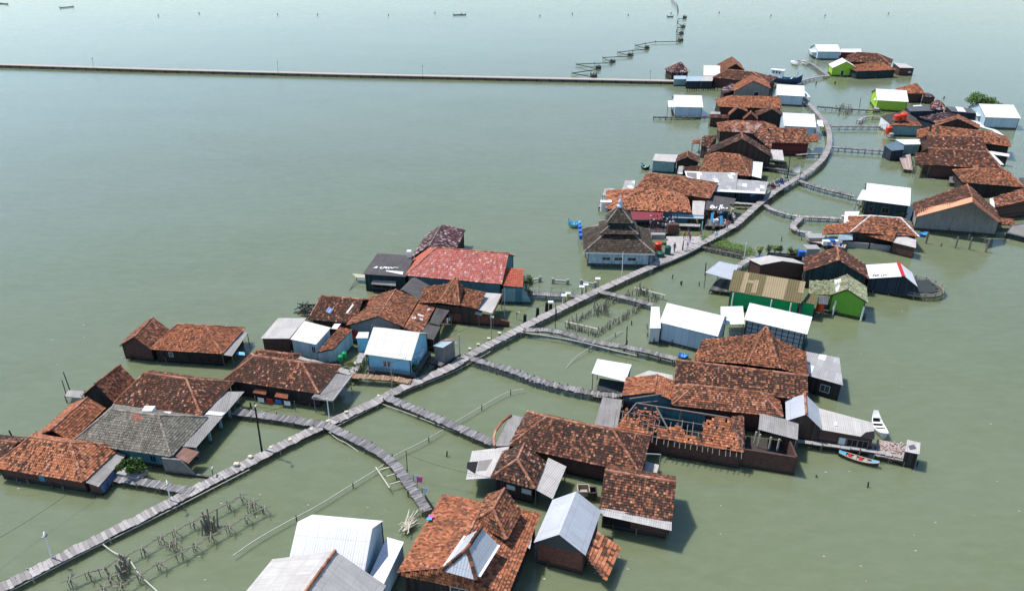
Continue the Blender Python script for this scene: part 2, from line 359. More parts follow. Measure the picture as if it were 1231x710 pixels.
def ridge_caps(mb, p, q, m=0, rad=.13, up=.05):
    p=V3(p); q=V3(q); L=(q-p).length; k=max(1,int(L/.45)); d=(q-p)/k
    for i in range(k):
        a=p+d*i+V3((random.gauss(0,.015),random.gauss(0,.015),up+random.gauss(0,.012))); b=p+d*(i+1.12)+V3((0,0,up-.02))
        mb.cyl(a,b,rad*1.08,rad*.9,6,m)

# ------------------------------------------------------------------ things
def tag(o, label=None, cat=None, group=None, kind=None):
    if label: o['label']=label
    if cat: o['category']=cat
    if group: o['group']=group
    if kind: o['kind']=kind
    return o
def thing(name, loc, label, cat, group=None):
    o=bpy.data.objects.new(name,None); COL.objects.link(o); o.location=loc; o.empty_display_size=.5; o['_o']=tuple(loc)
    return tag(o,label,cat,group)
ORD=['first','second','third','fourth','fifth','sixth','seventh','eighth','ninth','tenth','eleventh','twelfth','thirteenth','fourteenth','fifteenth','sixteenth','seventeenth','eighteenth','nineteenth','twentieth','twenty first','twenty second','twenty third','twenty fourth','twenty fifth','twenty sixth','twenty seventh','twenty eighth','twenty ninth','thirtieth']

class House:
    def __init__(s, label, name='stilt_house', cat='house', group=None, at=None):
        s.allwc=[]; s.label=label; s.name=name; s.cat=cat; s.group=group; s.th=None
        if at is not None: s.ensure(P(at,0))
    def ensure(s, p):
        if s.th is None: s.th=thing(s.name,(p.x,p.y,0),s.label,s.cat,s.group)
    def tilesize(s):
        d=V3(s.th['_o']).y
        return (.20,.26) if d<95 else ((.28,.34) if d<150 else (.40,.46))
    # -- frames
    def frame(s, A, X, Y, ze):
        s.A=V3(A); s.X=V3(X); s.Y=V3(Y); s.ze=ze; s.ensure(s.A+s.X/2+s.Y/2); s.planes=[]
    def at(s, a, b, z=None):
        p=s.A+s.X*a+s.Y*b
        if z is not None: p=V3((p.x,p.y,z))
        return p
    def roof_planes(s, polys, mat, caps=(), capmat='ridge', th=.07, rag=0.0, name='roof', ts=None):
        mb=MB(); tile = isinstance(mat,str) and mat in T
        tw,thh = ts or s.tilesize()
        for i,p in enumerate(polys):
            if tile:
                mb.slab([V3(q)-V3((0,0,.03)) for q in p],th,1)
                add_tiles(mb,p,tw,thh,0,rag)
            else: mb.slab(p,.05,0,1)
        r=mb.build(name,[T[mat] if tile else S[mat], D['greyroof'] if not tile else D['darkwood']],s.th)
        for (a,b) in caps:
            c=MB(); ridge_caps(c,a,b,0,.13 if s.th['_o'][1]<130 else .15); c.build('ridge_cap',T[capmat],r)
        for p in polys:
            p=orient(p); n=nrm(p); s.planes.append((n,n.dot(p[0])))
        return r
    def zroof(s, x, y):
        return min((d-n.x*x-n.y*y)/n.z for n,d in s.planes)
    def walls(s, mat, ov=.4, z0=-.25, zlift=0.0, openfront=False, ovs=None):
        lx,ly=s.X.length,s.Y.length
        o=ovs or (ov,ov,ov,ov)   # front,right,back,left
        a0,a1=o[3]/lx,1-o[1]/lx; b0,b1=o[0]/ly,1-o[2]/ly
        s.wc=[s.at(a0,b0,0),s.at(a1,b0,0),s.at(a1,b1,0),s.at(a0,b1,0)]
        mb=MB()
        for i in range(4):
            if openfront and i==0: continue
            p,q=s.wc[i],s.wc[(i+1)%4]; K=16; L=(q-p).length; u0=i*7.3
            for k in range(K):
                pa=p+(q-p)*(k/K); pb=p+(q-p)*((k+1)/K)
                za=s.zroof(pa.x,pa.y)-.08+zlift; zb=s.zroof(pb.x,pb.y)-.08+zlift; ua=u0+L*k/K; ub=u0+L*(k+1)/K
                mb.face([V3((pa.x,pa.y,z0)),V3((pb.x,pb.y,z0)),V3((pb.x,pb.y,zb)),V3((pa.x,pa.y,za))],0,[(ua,z0),(ub,z0),(ub,zb),(ua,za)],(.5,.5))
        s.allwc.append(list(s.wc)); s.wall=mb.build('wall',WM[mat],s.th)
        # corner posts and plinth beam give the wall some relief
        mb=MB()
        for p in s.wc: mb.cyl((p.x,p.y,-.6),(p.x,p.y,max(.3,s.zroof(p.x,p.y)-.12)),.07,.07,6)
        for i in range(4):
            p,q=s.wc[i],s.wc[(i+1)%4]; mb.beam(V3((p.x,p.y,.38)),V3((q.x,q.y,.38)),.13,.14)
        mb.build('wall_frame',D['darkwood'],s.th)
        return s
    def win(s, side, u, z, w, h, kind='window', glass='glass', frame='frame', label=None):
        i='frbl'.index(side); p,q=s.wc[i],s.wc[(i+1)%4]; d=(q-p).normalized(); n=V3((d.y,-d.x,0))
        c=p+(q-p)*u+V3((0,0,z))+n*.03
        mb=MB(); t=.07
        for (cx,cz,hx,hz) in ((-w/2,0,t/2,h/2+t/2),(w/2,0,t/2,h/2+t/2),(0,h/2,w/2,t/2),(0,-h/2,w/2,t/2)):
            mb.box(c+d*cx+V3((0,0,cz)),d*hx,n*.04,V3((0,0,hz)))
        if kind=='window': mb.box(c,d*.02,n*.035,V3((0,0,h/2)))
        f=mb.build(kind,D[frame],s.th)
        mb=MB(); mb.box(c,d*(w/2-.03),n*.012,V3((0,0,h/2-.03))); mb.build('pane' if kind=='window' else 'door_leaf',D[glass],f)
        if label: f['label']=label
        return f
    # -- roof types
    def fx(s, A, B, RL, RR, ze, slope, mat, wall=None, hl=None, hr=None, cap='ridge', ov=.4, back=1.0, caps=True, z0=-.25, rag=0.0, ovs=None):
        """roof whose ridge runs along the front eave A-B (hip or gable ends)"""
        a=P(A,ze); b=P(B,ze); u=(b-a); L=u.length; u.normalize(); tn=math.tan(R(slope)); lo,hi=ze,ze+7
        perp=V3((-u.y,u.x,0))
        for _ in range(40):
            zr=(lo+hi)/2; r0=P(RL,zr); r1=P(RR,zr); d=((r0+r1)/2-a); d.z=0; d=d.dot(perp)
            if tn*d-(zr-ze)>0: lo=zr
            else: hi=zr
        d=max(d,.6); t0=(r0-a).dot(u); t1=(r1-a).dot(u)
        l0=t0/L if hl is None else hl; l1=1-t1/L if hr is None else hr
        if l0<.06: l0=0
        if l1<.06: l1=0
        s.frame(a,u*L,perp*d*(1+back),ze); s.zr=zr
        tr=1/(1+back); p0=s.at(l0,tr,zr); p1=s.at(1-l1,tr,zr); Ab=s.at(0,1,ze); Bb=s.at(1,1,ze)
        A_,B_=s.at(0,0),s.at(1,0)
        s.info=('X',round(L,1),round(d*(1+back),1),round(zr,1),round(l0,2),round(l1,2))
        polys=[[A_,B_,p1,p0],[Bb,Ab,p0,p1]]
        cp=[(p0,p1)]
        if l0>0: polys.append([Ab,A_,p0]); cp+= [(A_,p0),(Ab,p0)]
        if l1>0: polys.append([B_,Bb,p1]); cp+= [(B_,p1),(Bb,p1)]
        s.r0,s.r1=p0,p1
        s.roof=s.roof_planes(polys,mat,cp if caps and mat in T else (),cap,rag=rag)
        if wall: s.walls(wall,ov,z0,ovs=ovs)
        return s
    def fy(s, A, B, F, G, ze, mat, wall=None, cap='ridge', ov=.3, caps=True, z0=-.25, ovs=None, maxl=None):
        """gable end A-B facing us, apex F over it, ridge running back to G"""
        a=P(A,ze); b=P(B,ze); n=V3(((b-a).y,-(b-a).x,0)).normalized(); r=ray(F); o=V3((0,0,HCAM))
        ap=o+r*((a-o).dot(n)/r.dot(n)); gk=P(G,ap.z); Y=gk-ap; Y.z=0
        if maxl and Y.length>maxl: Y=Y.normalized()*maxl
        s.frame(a,b-a,Y,ze); s.zr=ap.z; gk=ap+Y
        s.info=('Y',round((b-a).length,1),round(Y.length,1),round(ap.z,1))
        A_,B_,Ab,Bb=s.at(0,0),s.at(1,0),s.at(0,1),s.at(1,1)
        s.r0,s.r1=ap,gk
        s.roof=s.roof_planes([[Ab,A_,ap,gk],[B_,Bb,gk,ap]],mat,[(ap,gk)] if caps and mat in T else (),cap)
        if wall: s.walls(wall,ov,z0,ovs=ovs)
        return s
    def fh(s, A, B, RF, RB, ze, slope, mat, wall=None, back=0.0, fin=None, total=None, cap='ridge', ov=.4, z0=-.25, caps=True):
        """hipped front A-B, ridge from RF running back to RB"""
        a=P(A,ze); b=P(B,ze); L=(b-a).length; zr=ze+math.tan(R(slope))*L/2
        r0=P(RF,zr); r1=P(RB,zr); yd=(r1-r0); yd.z=0; yl=yd.length; yd.normalize()
        m=(a+b)/2; f=(r0-m); f.z=0; f=max(.05,f.dot(yd)) if fin is None else fin
        if total: yl=total-f-back
        tot=f+yl+back
        s.frame(a,b-a,yd*tot,ze); s.zr=zr
        p0=m+yd*f; p0.z=zr; p1=m+yd*(f+yl); p1.z=zr
        A_,B_,Ab,Bb=s.at(0,0),s.at(1,0),s.at(0,1),s.at(1,1); s.r0,s.r1=p0,p1
        s.info=('H',round(L,1),round(tot,1),round(zr,1),round(f,1))
        polys=[[Ab,A_,p0,p1],[B_,Bb,p1,p0],[A_,B_,p0]]; cp=[(p0,p1),(A_,p0),(B_,p0)]
        if back>0: polys.append([Bb,Ab,p1]); cp+=[(Ab,p1),(Bb,p1)]
        s.roof=s.roof_planes(polys,mat,cp if caps and mat in T else (),cap)
        if wall: s.walls(wall,ov,z0)
        return s
    def shed(s, px, zs, mat, wall=None, ov=.2, posts=False, name='roof', z0=-.25, postmat='wood', ovs=None, tilt=None, rag=0.0, ts=None):
        """single roof sheet on four surveyed corners (front-left, front-right, back-right, back-left)"""
        mat={'grey':'sgrey','dark':'sdark'}.get(mat,mat)
        if not hasattr(zs,'__len__'): zs=(zs,)*4
        if len(zs)==2: zs=(zs[0],zs[0],zs[1],zs[1])
        q=[P(p,z) for p,z in zip(px,zs)]
        A=V3((q[0].x,q[0].y,zs[0])); s.frame(A,V3(((q[1]-q[0]).x,(q[1]-q[0]).y,0)),V3(((q[3]-q[0]).x,(q[3]-q[0]).y,0)),zs[0])
        s.info=('S',round((q[1]-q[0]).length,1),round((q[3]-q[0]).length,1))
        s.q=q
        pl=[[q[0],q[1],q[2],q[3]]]
        # keep planar: split in two triangles if strongly warped
        n=nrm(q)
        if abs((q[2]-q[0]).dot(n))>.12 or abs((q[3]-q[0]).dot(n)-(q[1]-q[0]).dot(n))>.15: pass
        s.roof=s.roof_planes(pl,mat,name=name,rag=rag,ts=ts)
        if wall:
            s.wallpoly(q,wall,ov,z0)
        if posts:
            for i,p in enumerate(q):
                c=sum(q,V3((0,0,0)))/4; d=(c-p); d.z=0; d.normalize(); b=p+d*.18
                mb=MB(); mb.cyl((0,0,-.5),(0,0,p.z-.06),.06,.05,6); mb.v=[(x+b.x,y+b.y,z) for x,y,z in mb.v]
                mb.build('post',D[postmat],s.th)
        return s
    def wallpoly(s, q, mat, ov=.2, z0=-.25):
        c=sum(q,V3((0,0,0)))/len(q); mb=MB(); s.wc=[]
        pts=[]
        for p in q:
            d=(c-p); d.z=0; d.normalize(); b=p+d*ov*1.4; pts.append(V3((b.x,b.y,p.z-.07)))
        for i in range(len(q)):
            p,r=pts[i],pts[(i+1)%len(q)]; L=(V3((r.x,r.y,0))-V3((p.x,p.y,0))).length; u0=i*5.1
            mb.face([V3((p.x,p.y,z0)),V3((r.x,r.y,z0)),r,p],0,[(u0,z0),(u0+L,z0),(u0+L,r.z),(u0,p.z)],(.5,.5))
        s.wc=[V3((p.x,p.y,0)) for p in pts]; s.allwc.append(list(s.wc))
        s.wall=mb.build('wall',WM[mat],s.th)
    def part(s, mb, name, mat, parent=None):
        return mb.build(name, mat, parent or s.th)
    def sheet(s, px, zs, mat, th=.05, name='panel'):
        if not hasattr(zs,'__len__'): zs=(zs,)*len(px)
        if len(zs)==2: zs=(zs[0],zs[0],zs[1],zs[1])
        mb=MB(); mb.slab([P(p,z) for p,z in zip(px,zs)],th); return mb.build(name,mat,s.th)
    def overlay(s, plane_pts, mat, name='patch', lift=.12, th=.03):
        """sheet lying on the roof plane through plane_pts[0..2]; given as image positions"""
    def onroof(s, px, mat, k=0, lift=.10, name='patch', th=.03):
        n,d=s.planes[k]; o=V3((0,0,HCAM)); pts=[]
        for p in px:
            r=ray(p); pts.append(o+r*((d+lift-n.dot(o))/n.dot(r)))
        mb=MB(); mb.slab(pts,th); return mb.build(name,mat,s.roof)
    def scribble(s, strokes, w, mat, k=0, lift=.09, name='lettering'):
        n,d=s.planes[k]; o=V3((0,0,HCAM)); mb=MB()
        for st in strokes:
            pts=[]
            for p in st:
                r=ray(p); pts.append(o+r*((d+lift-n.dot(o))/n.dot(r)))
            for a,b in zip(pts,pts[1:]): mb.beam(a,b,w,.02)
        return mb.build(name,D[mat],s.roof)
    def deck(s, px, z, mat='grey', th=.18, n=None, name='deck', posts=True):
        """plank platform on four corners"""
        q=[P(p,z) for p in px]; mb=MB(); e=(q[1]-q[0]); k=max(2,int(e.length/.3))
        for i in range(k):
            a0,a1=i/k,(i+.93)/k
            a=q[0].lerp(q[1],a0); b=q[0].lerp(q[1],a1); c=q[3].lerp(q[2],a1); d=q[3].lerp(q[2],a0); dz=V3((0,0,random.gauss(0,.012)))
            mb.slab([a+dz,b+dz,c+dz,d+dz],.06)
        dk=mb.build(name,PL[mat],s.th); mb=MB()
        for a,b in ((0,1),(3,2),(0,3),(1,2)): mb.beam(q[a]-V3((0,0,.15)),q[b]-V3((0,0,.15)),.12,.16)
        mb.build('deck_frame',D['darkwood'],s.th)
        if posts:
            for p in q+[(q[0]+q[1])/2,(q[2]+q[3])/2]:
                m=MB(); m.cyl((p.x,p.y,-.6),(p.x,p.y,z-.06),.08,.07,6); m.build('post',D['wood'],s.th)
        return dk
def dbg(h):
    print('DIM', h.label[:50], h.info)
EXPO=0.40
# ================================================================== HOUSES
HS=[]
def H(label, name='stilt_house', cat='house', group=None):
    h=House(label,name,cat,group); HS.append(h); return h
def joglo(h, FL, FR, BR, BL, pFL, pFR, pBR, pBL, T0, T1, zf, zb, zt, mat, wall=None, cap='ridge'):
    """two low wings with a steep raised roof between them"""
    A,B,C,Dd=P(FL,zf),P(FR,zf),P(BR,zb),P(BL,zb); a,b,c,d=P(pFL,zf+.15),P(pFR,zf+.15),P(pBR,zb+.1),P(pBL,zb+.1)
    t0,t1=P(T0,zt),P(T1,zt)
    X_=(B-A); Y_=(Dd-A); X_.z=0; Y_.z=0
    h.frame(A,X_,Y_,zf)
    h.roof=h.roof_planes([[A,a,d,Dd]],mat); h.roof_planes([[b,B,C,c]],mat)
    h.planes=h.planes[:1]
    h.info=('J',round(X_.length,1),round(Y_.length,1),round(zt,1))
    rf=h.roof_planes([[a,b,t1,t0],[b,c,t1],[d,a,t0],[c,d,t0,t1]],mat,[(a,t0),(b,t1),(t0,t1)],cap,name='raised_roof')
    q=[A,B,C,Dd]
    if wall: h.wallpoly(q,wall,.4)
    return h

# ---------------- lower left cluster
h=H('brown brick house with a bright orange hipped roof, lowest in the left cluster')
h.fx(Y5(-59,395),Y5(648,511),Y5(240,162),Y5(545,210),1.7,36,'fresh','brick',cap='ridge')
h.win('f',.49,.95,.55,.75,'window','bluewin','bluewin')
h.shed([Y5(665,512),Y5(765,547),Y5(980,300),Y5(893,266)],(1.65,1.35,1.35,1.65),'grey',name='porch_roof',wall='brick',ov=.15)
mb=MB()
for i in range(9):
    p=P(Y5(775+i*11,560-i*13),.9); mb.slab([p+V3((0,0,-.5)),p+V3((.35,.1,-.55)),p+V3((.33,.1,.3)),p+V3((.0,0,.35))],.02)
h.part(mb,'hung_tarpaulin',plain('tarp_navy_white',(.10,.17,.33),.6,.9))

h=H('dark tiled roof corner at the left edge, behind the bright orange roof')
h.fx(Y5(-260,300),Y5(60,330),Y5(-200,215),Y5(195,172),1.9,25,'dark','wood',hr=0)

h=H('narrow brown brick house with a steep gable facing us, between orange and grey hipped roofs')
h.fy(Y5(275,158),Y5(548,196),Y5(400,108),W1(298,335),1.9,'orange','black')

h=H('house with a grey concrete tile hipped roof and teal walls beside the boardwalk')
h.fx(W1(245,487),KK(166,507),W1(382,374),KK(66,196),2.1,33,'grey','teal',cap='ridgegrey')
h.win('f',.80,1.15,.7,.8,'window','void','bluewin')
h.onroof([W1(408,405),W1(455,412),W1(470,425),W1(430,420)],T['redplain'],0,.08,'patched_tiles')
h.onroof([W1(440,385),W1(470,388),W1(490,412),W1(455,405)],T['redplain'],0,.08,'patched_tiles')
h.sheet([KK(200,505),KK(300,560),KK(385,470),KK(262,432)],(2.0,1.6,1.7,2.1),S['rusty'],name='porch_roof')
mb=MB(); q=[P(KK(125,640),0),P(KK(262,655),0),P(KK(352,668),0),P(KK(480,682),0)]
for (a,b,za,zb) in ((q[0],q[1],2.0,2.0),(q[1],q[2],2.0,.35),(q[2],q[3],.35,.25)):
    n=V3((-(b-a).y,(b-a).x,0)).normalized()*.22
    mb.slab([a+V3((0,0,za)),b+V3((0,0,zb)),b+n+V3((0,0,zb)),a+n+V3((0,0,za))],.05)
    L=(b-a).length
    for o_ in (V3((0,0,0)),n): mb.face([a+o_+V3((0,0,-.3)),b+o_+V3((0,0,-.3)),b+o_+V3((0,0,zb-.04)),a+o_+V3((0,0,za-.04))],0,[(0,0),(L,0),(L,zb),(0,za)])
h.part(mb,'ramp_wall',WM['grey'])

h=H('brown hipped house with a long grey plank porch, behind the grey hipped roof')
h.fx(W1(392,352),KK(400,190),W1(490,254),W2(68,257),2.2,33,'brown','brick')
h.shed([KK(228,425),KK(360,436),KK(735,2),KK(575,2)],(2.15,1.75,1.75,2.15),'grey',name='porch_roof')
h.onroof([KK(430,178),KK(560,190),KK(590,165),KK(460,150)],S['white'],0,.06,'pale_sheet')
for q in (KK(372,520),KK(478,400),KK(560,300),KK(630,215),KK(690,110)):
    p=P(q,0); mb=MB(); mb.box((p.x,p.y,.55),(.12,0,0),(0,.12,0),(0,0,1.15)); h.part(mb,'post',WM['tealpale'])

h=H('narrow house with an orange brown gable, behind the brown hipped house and left of it')
h.fy(W1(275,330),W1(388,352),W1(325,288),W1(410,224),1.9,'rust','black')

h=H('dark walled orange hipped house with a gabled left wing, standing alone at far left')
h.fy(W1(407,160),W1(518,172),W1(458,128),W1(522,62),1.9,'mix','brick')
h.fx(W1(515,170),W2(183,178),W1(605,85),W2(130,86),2.0,31,'orange','black')
h.win('f',.22,1.2,.5,.6)
h.shed([W2(180,180),W2(215,185),W2(268,108),W2(235,102)],(1.95,1.7,1.7,1.95),'grey',name='porch_roof',posts=True)
h.sheet([W2(228,180),W2(258,182),W2(256,172),W2(232,170)],(1.1,1.3),D['skyblue'],name='hung_tarpaulin')

h=H('black walled house with a brown hipped roof and two small orange window awnings')
h.fx(W2(190,263),W2(500,308),W2(288,186),W2(445,206),2.2,32,'brown','black')
h.sheet([W2(283,305),W2(326,312),W2(330,296),W2(292,290)],(1.3,1.65),T['orange'],.06,'window_awning')
h.sheet([W2(354,318),W2(398,325),W2(400,308),W2(362,302)],(1.3,1.65),T['orange'],.06,'window_awning')
h.shed([W2(478,318),W2(545,328),W2(606,250),W2(553,240)],(2.2,1.9,1.9,2.2),'conc',name='porch_roof',posts=True)
mb=MB()
for a,b in ((W2(478,322),W2(545,332)),(W2(545,332),W2(608,250))): mb.beam(P(a,1.92),P(b,1.92),.16,.2)
h.part(mb,'porch_beam',D['concpost'])
h.fx(X7(30,578),X7(345,618),X7(75,518),X7(325,566),2.5,26,'brown','black',caps=True)

# ---------------- blue house and sheds
h=H('brown fronted shed with a corrugated grey roof, left of the white roofed shed','plank_shed','shed')
h.shed([X7(85,431),X7(308,431),X7(440,272),X7(222,272)],(2.5,3.0),'palegrey',wall='brick',ov=.18)
h=H('pale blue shed with a white roof, between grey roofed and tile roofed sheds','plank_shed','shed')
h.shed([X7(315,436),X7(515,478),X7(632,346),X7(425,293)],(2.6,3.0),'cream',wall='sky',ov=.15)
h.win('f',.9,1.7,.55,.9,'window','void','frame')
h=H('small pale blue shed with a rusty tiled roof, beside the white roofed shed','plank_shed','shed')
h.shed([X7(520,540),X7(655,513),X7(800,358),X7(700,344)],(2.0,2.2,2.6,2.4),'rust',wall='sky',ov=.12)
h=H('long brown tiled roof with a blue patch, behind the three small sheds')
h.fx(W3(240,452),W3(430,470),W3(322,370),W3(495,366),2.4,29,'brown','wood',hl=.1)
h.onroof([W3(308,420),W3(328,428),W3(340,412),W3(322,402)],S['blue'],0,.1,'blue_sheet')
h.onroof([W3(392,425),W3(398,428),W3(425,392),W3(418,390)],S['white'],0,.1,'pale_sheet')
h.onroof([W3(332,490),W3(355,492),W3(372,470),W3(345,470)],S['white'],0,.1,'pale_sheet')
h=H('orange brown gable house with a plain grey end wall, behind the light blue house')
h.fy(W3(395,478),X8(378,196),X8(208,121),Q3(245,192),2.9,'rust','grey')
h.win('f',.46,2.7,.4,.5,'window','void','frame')
h.shed([X8(508,240),X8(605,60),X8(490,28),X8(385,205)],(2.2,2.2,2.8,2.8),'rust',name='side_roof')
for px in ([X8(440,128),X8(470,120),X8(478,132),X8(452,140)],[X8(485,100),X8(535,112),X8(530,122),X8(488,112)],[X8(500,130),X8(525,138),X8(520,148),X8(498,140)],[X8(552,68),X8(570,60),X8(575,72),X8(556,85)]):
    h.onroof(px,S['white'],0,.1,'pale_patch')
h.shed([X8(570,162),X8(640,182),X8(712,76),X8(618,58)],(2.3,2.0,2.0,2.3),'dark',name='porch_roof',posts=True)
h.shed([X8(505,262),X8(600,286),X8(648,192),X8(545,172)],(2.2,1.9,1.9,2.2),'dark',name='porch_roof',posts=True,wall='black')

h=H('light blue house with a cream white roof beside the main boardwalk')
h.fx(X8(105,387),X8(440,433),X8(150,192),X8(500,237),3.1,31,'cream','blue',ov=.3)
h.win('f',.40,1.95,.42,.85); h.win('f',.50,1.95,.42,.85)
h.shed([X8(45,273),X8(132,273),X8(140,230),X8(66,230)],(2.5,2.9),'white',name='annex_roof',wall='blue',ov=.1)
h.shed([X8(470,402),X8(511,411),X8(540,352),X8(514,345)],(1.9,1.9,2.2,2.2),'white',name='awning')
h.deck([X8(120,500),X8(470,548),X8(575,380),X8(520,340)],.8,'dark')
mb=MB(); a,b=P(X8(120,498),.9),P(X8(465,545),.9)
for i in range(34):
    p=a.lerp(b,i/33); mb.cyl(p,p+V3((0,0,.55+random.random()*.15)),.03,.025,5)
mb.beam(a+V3((0,0,.4)),b+V3((0,0,.4)),.04,.05); h.part(mb,'railing',D['wood'])

h=H('little street kiosk with a red brown door and striped awning by the boardwalk','kiosk','kiosk')
h.shed([X8(595,328),X8(665,342),X8(757,286),X8(690,275)],(2.9,2.9,3.1,3.1),'bluegrey',wall='grey',ov=.12,z0=.2)
h.onroof([X8(655,292),X8(745,292),X8(757,286),X8(690,276)],S['rusty'],0,.08,'rusty_sheet')
h.sheet([X8(672,356),X8(768,308),X8(757,290),X8(665,340)],(2.45,2.45,2.75,2.75),S['white'],name='awning')
h.win('l',.5,1.7,.9,1.5,'door','door','frame')
h.deck([X8(560,440),X8(650,470),X8(790,385),X8(690,370)],.75,'dark')

# ---------------- red roofed hall group
h=H('large teal hall with a long faded red painted roof')
h.fx(Q1(535,562),Q2(520,366),Q1(825,305),Q2(582,100),3.1,27,'red','teal',hr=0,cap='redcap' if 'redcap' in T else 'ridge',ov=.3)
h.onroof([Q1(540,545),Q1(602,392),Q1(700,340),Q1(815,306)],T['redplain'],2,.10,'plain_red_hip')
h.shed([Q2(525,381),Q2(697,392),Q2(707,236),Q2(550,226)],(2.8,2.8,3.9,3.9),'redplain',name='side_roof',wall='teal',ov=.12)
mb=MB(); a,b=P(Q2(520,530),0),P(Q2(768,535),0); u=(b-a)
prof=[(0,-.3),(0,2.3),(.62,2.5),(.8,1.9),(.93,1.0),(1,.5),(1,-.3)]
fr=[a+u*x+V3((0,0,z)) for x,z in prof]; n=V3((-u.y,u.x,0)).normalized()*.2
mb.face(fr,0,[(x*8,z) for x,z in prof]); mb.face([p+n for p in fr][::-1],0,[(x*8,z) for x,z in prof][::-1])
for i in range(len(fr)):
    j=(i+1)%len(fr); mb.face([fr[i],fr[j],fr[j]+n,fr[i]+n],0,[(0,0),(1,0),(1,.2),(0,.2)])
h.part(mb,'curved_end_wall',WM['tealpale'])

h=H('house with a steep dark purple roof, behind the faded red hall roof')
h.fy(Q1(600,382),Q1(1000,330),Q1(757,280),Q1(875,82),2.6,'purple','black',cap='ridgegrey')

h=H('teal house with a flat dark roof, left of the faded red roof')
h.shed([Q1(128,546),Q1(535,572),Q1(620,372),Q1(265,350)],(2.9,2.9,3.3,3.3),'dark',wall='dkteal',ov=.2)
h.scribble([[Q1(230,490),Q1(262,474),Q1(250,492),Q1(270,478)],[Q1(312,478),Q1(290,485),Q1(300,496),Q1(322,492)],[Q1(322,490),Q1(335,478),Q1(345,492)],[Q1(350,478),Q1(352,496)],[Q1(360,482),Q1(378,484),Q1(366,495),Q1(385,492)],[Q1(390,480),Q1(405,494),Q1(425,482)],[Q1(430,484),Q1(465,486)]],.16,'text')
h.onroof([Q1(345,520),Q1(505,552),Q1(512,524),Q1(350,510)],S['white'],0,.08,'pale_sheet')
h.sheet([Q1(205,642),Q1(440,660),Q1(442,614),Q1(222,604)],(1.5,2.0),S['sgrey'],name='window_awning')
h.win('f',.40,1.1,2.8,.9,'window','void','wood')

h=H('brown house with a steep central peak and a grey plank porch, below the red hall')
joglo(h,Q3(420,300),Q3(920,354),Q3(985,214),Q3(490,164),Q3(598,300),Q3(768,322),Q3(805,182),Q3(672,150),Q3(733,92),Q3(748,95),2.7,3.3,5.4,'rust','wood')
h.shed([Q3(920,356),Q3(1045,386),Q3(1122,226),Q3(987,216)],(2.6,2.4,2.4,2.6),'palegrey',name='porch_roof',posts=True)
mb=MB(); mb.beam(P(Q3(1047,384),2.42),P(Q3(1122,224),2.42),.14,.22); h.part(mb,'porch_beam',D['door'])
h.sheet([Q3(725,353),Q3(953,406),Q3(957,382),Q3(742,330)],(1.8,2.1),S['palegrey'],name='awning')
h.fy(Q3(275,200),Q3(428,264),Q3(300,193),Q3(400,90),2.8,'sdark',None)
mb=MB(); a,b=P(Q3(690,468),0),P(Q3(1180,500),0); n=V3((0,.25,0)); L=(b-a).length
tp=[V3((0,0,1.6)),V3((0,0,.8))]
mb.face([a-V3((0,0,.3)),b-V3((0,0,.3)),b+tp[1],a.lerp(b,.6)+tp[0],a+tp[0]],0,[(0,0),(L,0),(L,.8),(L*.6,1.6),(0,1.6)])
mb.face([a-V3((0,0,.3))+n,b-V3((0,0,.3))+n,b+tp[1]+n,a.lerp(b,.6)+tp[0]+n,a+tp[0]+n],0,[(0,0),(L,0),(L,.8),(L*.6,1.6),(0,1.6)])
mb.slab([a+tp[0],a.lerp(b,.6)+tp[0],a.lerp(b,.6)+tp[0]+n,a+tp[0]+n],.1); mb.slab([a.lerp(b,.6)+tp[0],b+tp[1],b+tp[1]+n,a.lerp(b,.6)+tp[0]+n],.1)
h.part(mb,'yard_wall',WM['brickred'])

# ---------------- bottom centre
h=H('large dark brown hipped house with an orange ridge, behind the bottom roofs')
h.fx(W8(38,170),W8(523,277),W8(175,69),W8(425,110),2.3,36,'speck','brick')
h.shed([Q7(190,250),Q7(288,248),Q7(375,60),Q7(297,45)],(2.3,2.4,2.4,2.3),'conc',name='porch_roof',wall='brick',ov=.1)
mb=MB(); pts=[P(Q7(*p),2.42) for p in ((186,250),(182,200),(195,150),(235,95),(297,45))]
for a,b in zip(pts,pts[1:]): mb.beam(a,b,.2,.22)
h.part(mb,'porch_beam',T['ridge'])

h=H('dark brown hipped house with broad pale sheet porches on both sides')
h.fh(Q7(165,456),Q7(452,530),Q7(315,334),Q7(362,232),2.3,36,'dark','black')
h.win('f',.42,1.35,.8,.45,'window','frame','frame'); h.win('f',.86,1.35,.9,.5,'window','frame','frame')
h.shed([Q7(0,470),Q7(168,458),Q7(288,252),Q7(40,283)],(1.9,2.3,2.3,1.9),'palegrey',name='porch_roof')
h.onroof([Q7(5,395),Q7(60,430),Q7(80,350),Q7(10,355)],D['void'],0,.05,'torn_hole')  # dark sheet over the intact porch roof, painted as shade in its gap
h.shed([Q7(452,532),Q7(570,598),Q7(661,384),Q7(542,326)],(2.25,1.9,1.9,2.25),'palegrey',name='porch_roof',posts=True)

h=H('brown tiled house with a grey eave strip and brick front, rightmost of the bottom group')
h.fx(W8(372,404),W8(641,452),W8(378,256),W8(661,312),2.5,33,'speck','brick',hl=0,hr=0,ov=.35)
h.sheet([W8(376,428),W8(640,486),W8(641,446),W8(374,400)],(2.25,2.62),S['palegrey'],name='eave_sheet')
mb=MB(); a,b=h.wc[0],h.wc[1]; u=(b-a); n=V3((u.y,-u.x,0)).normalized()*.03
mb.slab([a+u*.02+n+V3((0,0,.1)),a+u*.44+n+V3((0,0,.1)),a+u*.44+n*1.6+V3((0,0,1.9)),a+u*.02+n*1.6+V3((0,0,1.9))],.02); h.part(mb,'open_bay',D['void'])  # dark panel on the closed wall stands in for the bay's inner shade
h.sheet([W8(528,278),W8(580,290),W8(594,242),W8(545,228)],(.7,.7),S['palegrey'],name='landing')

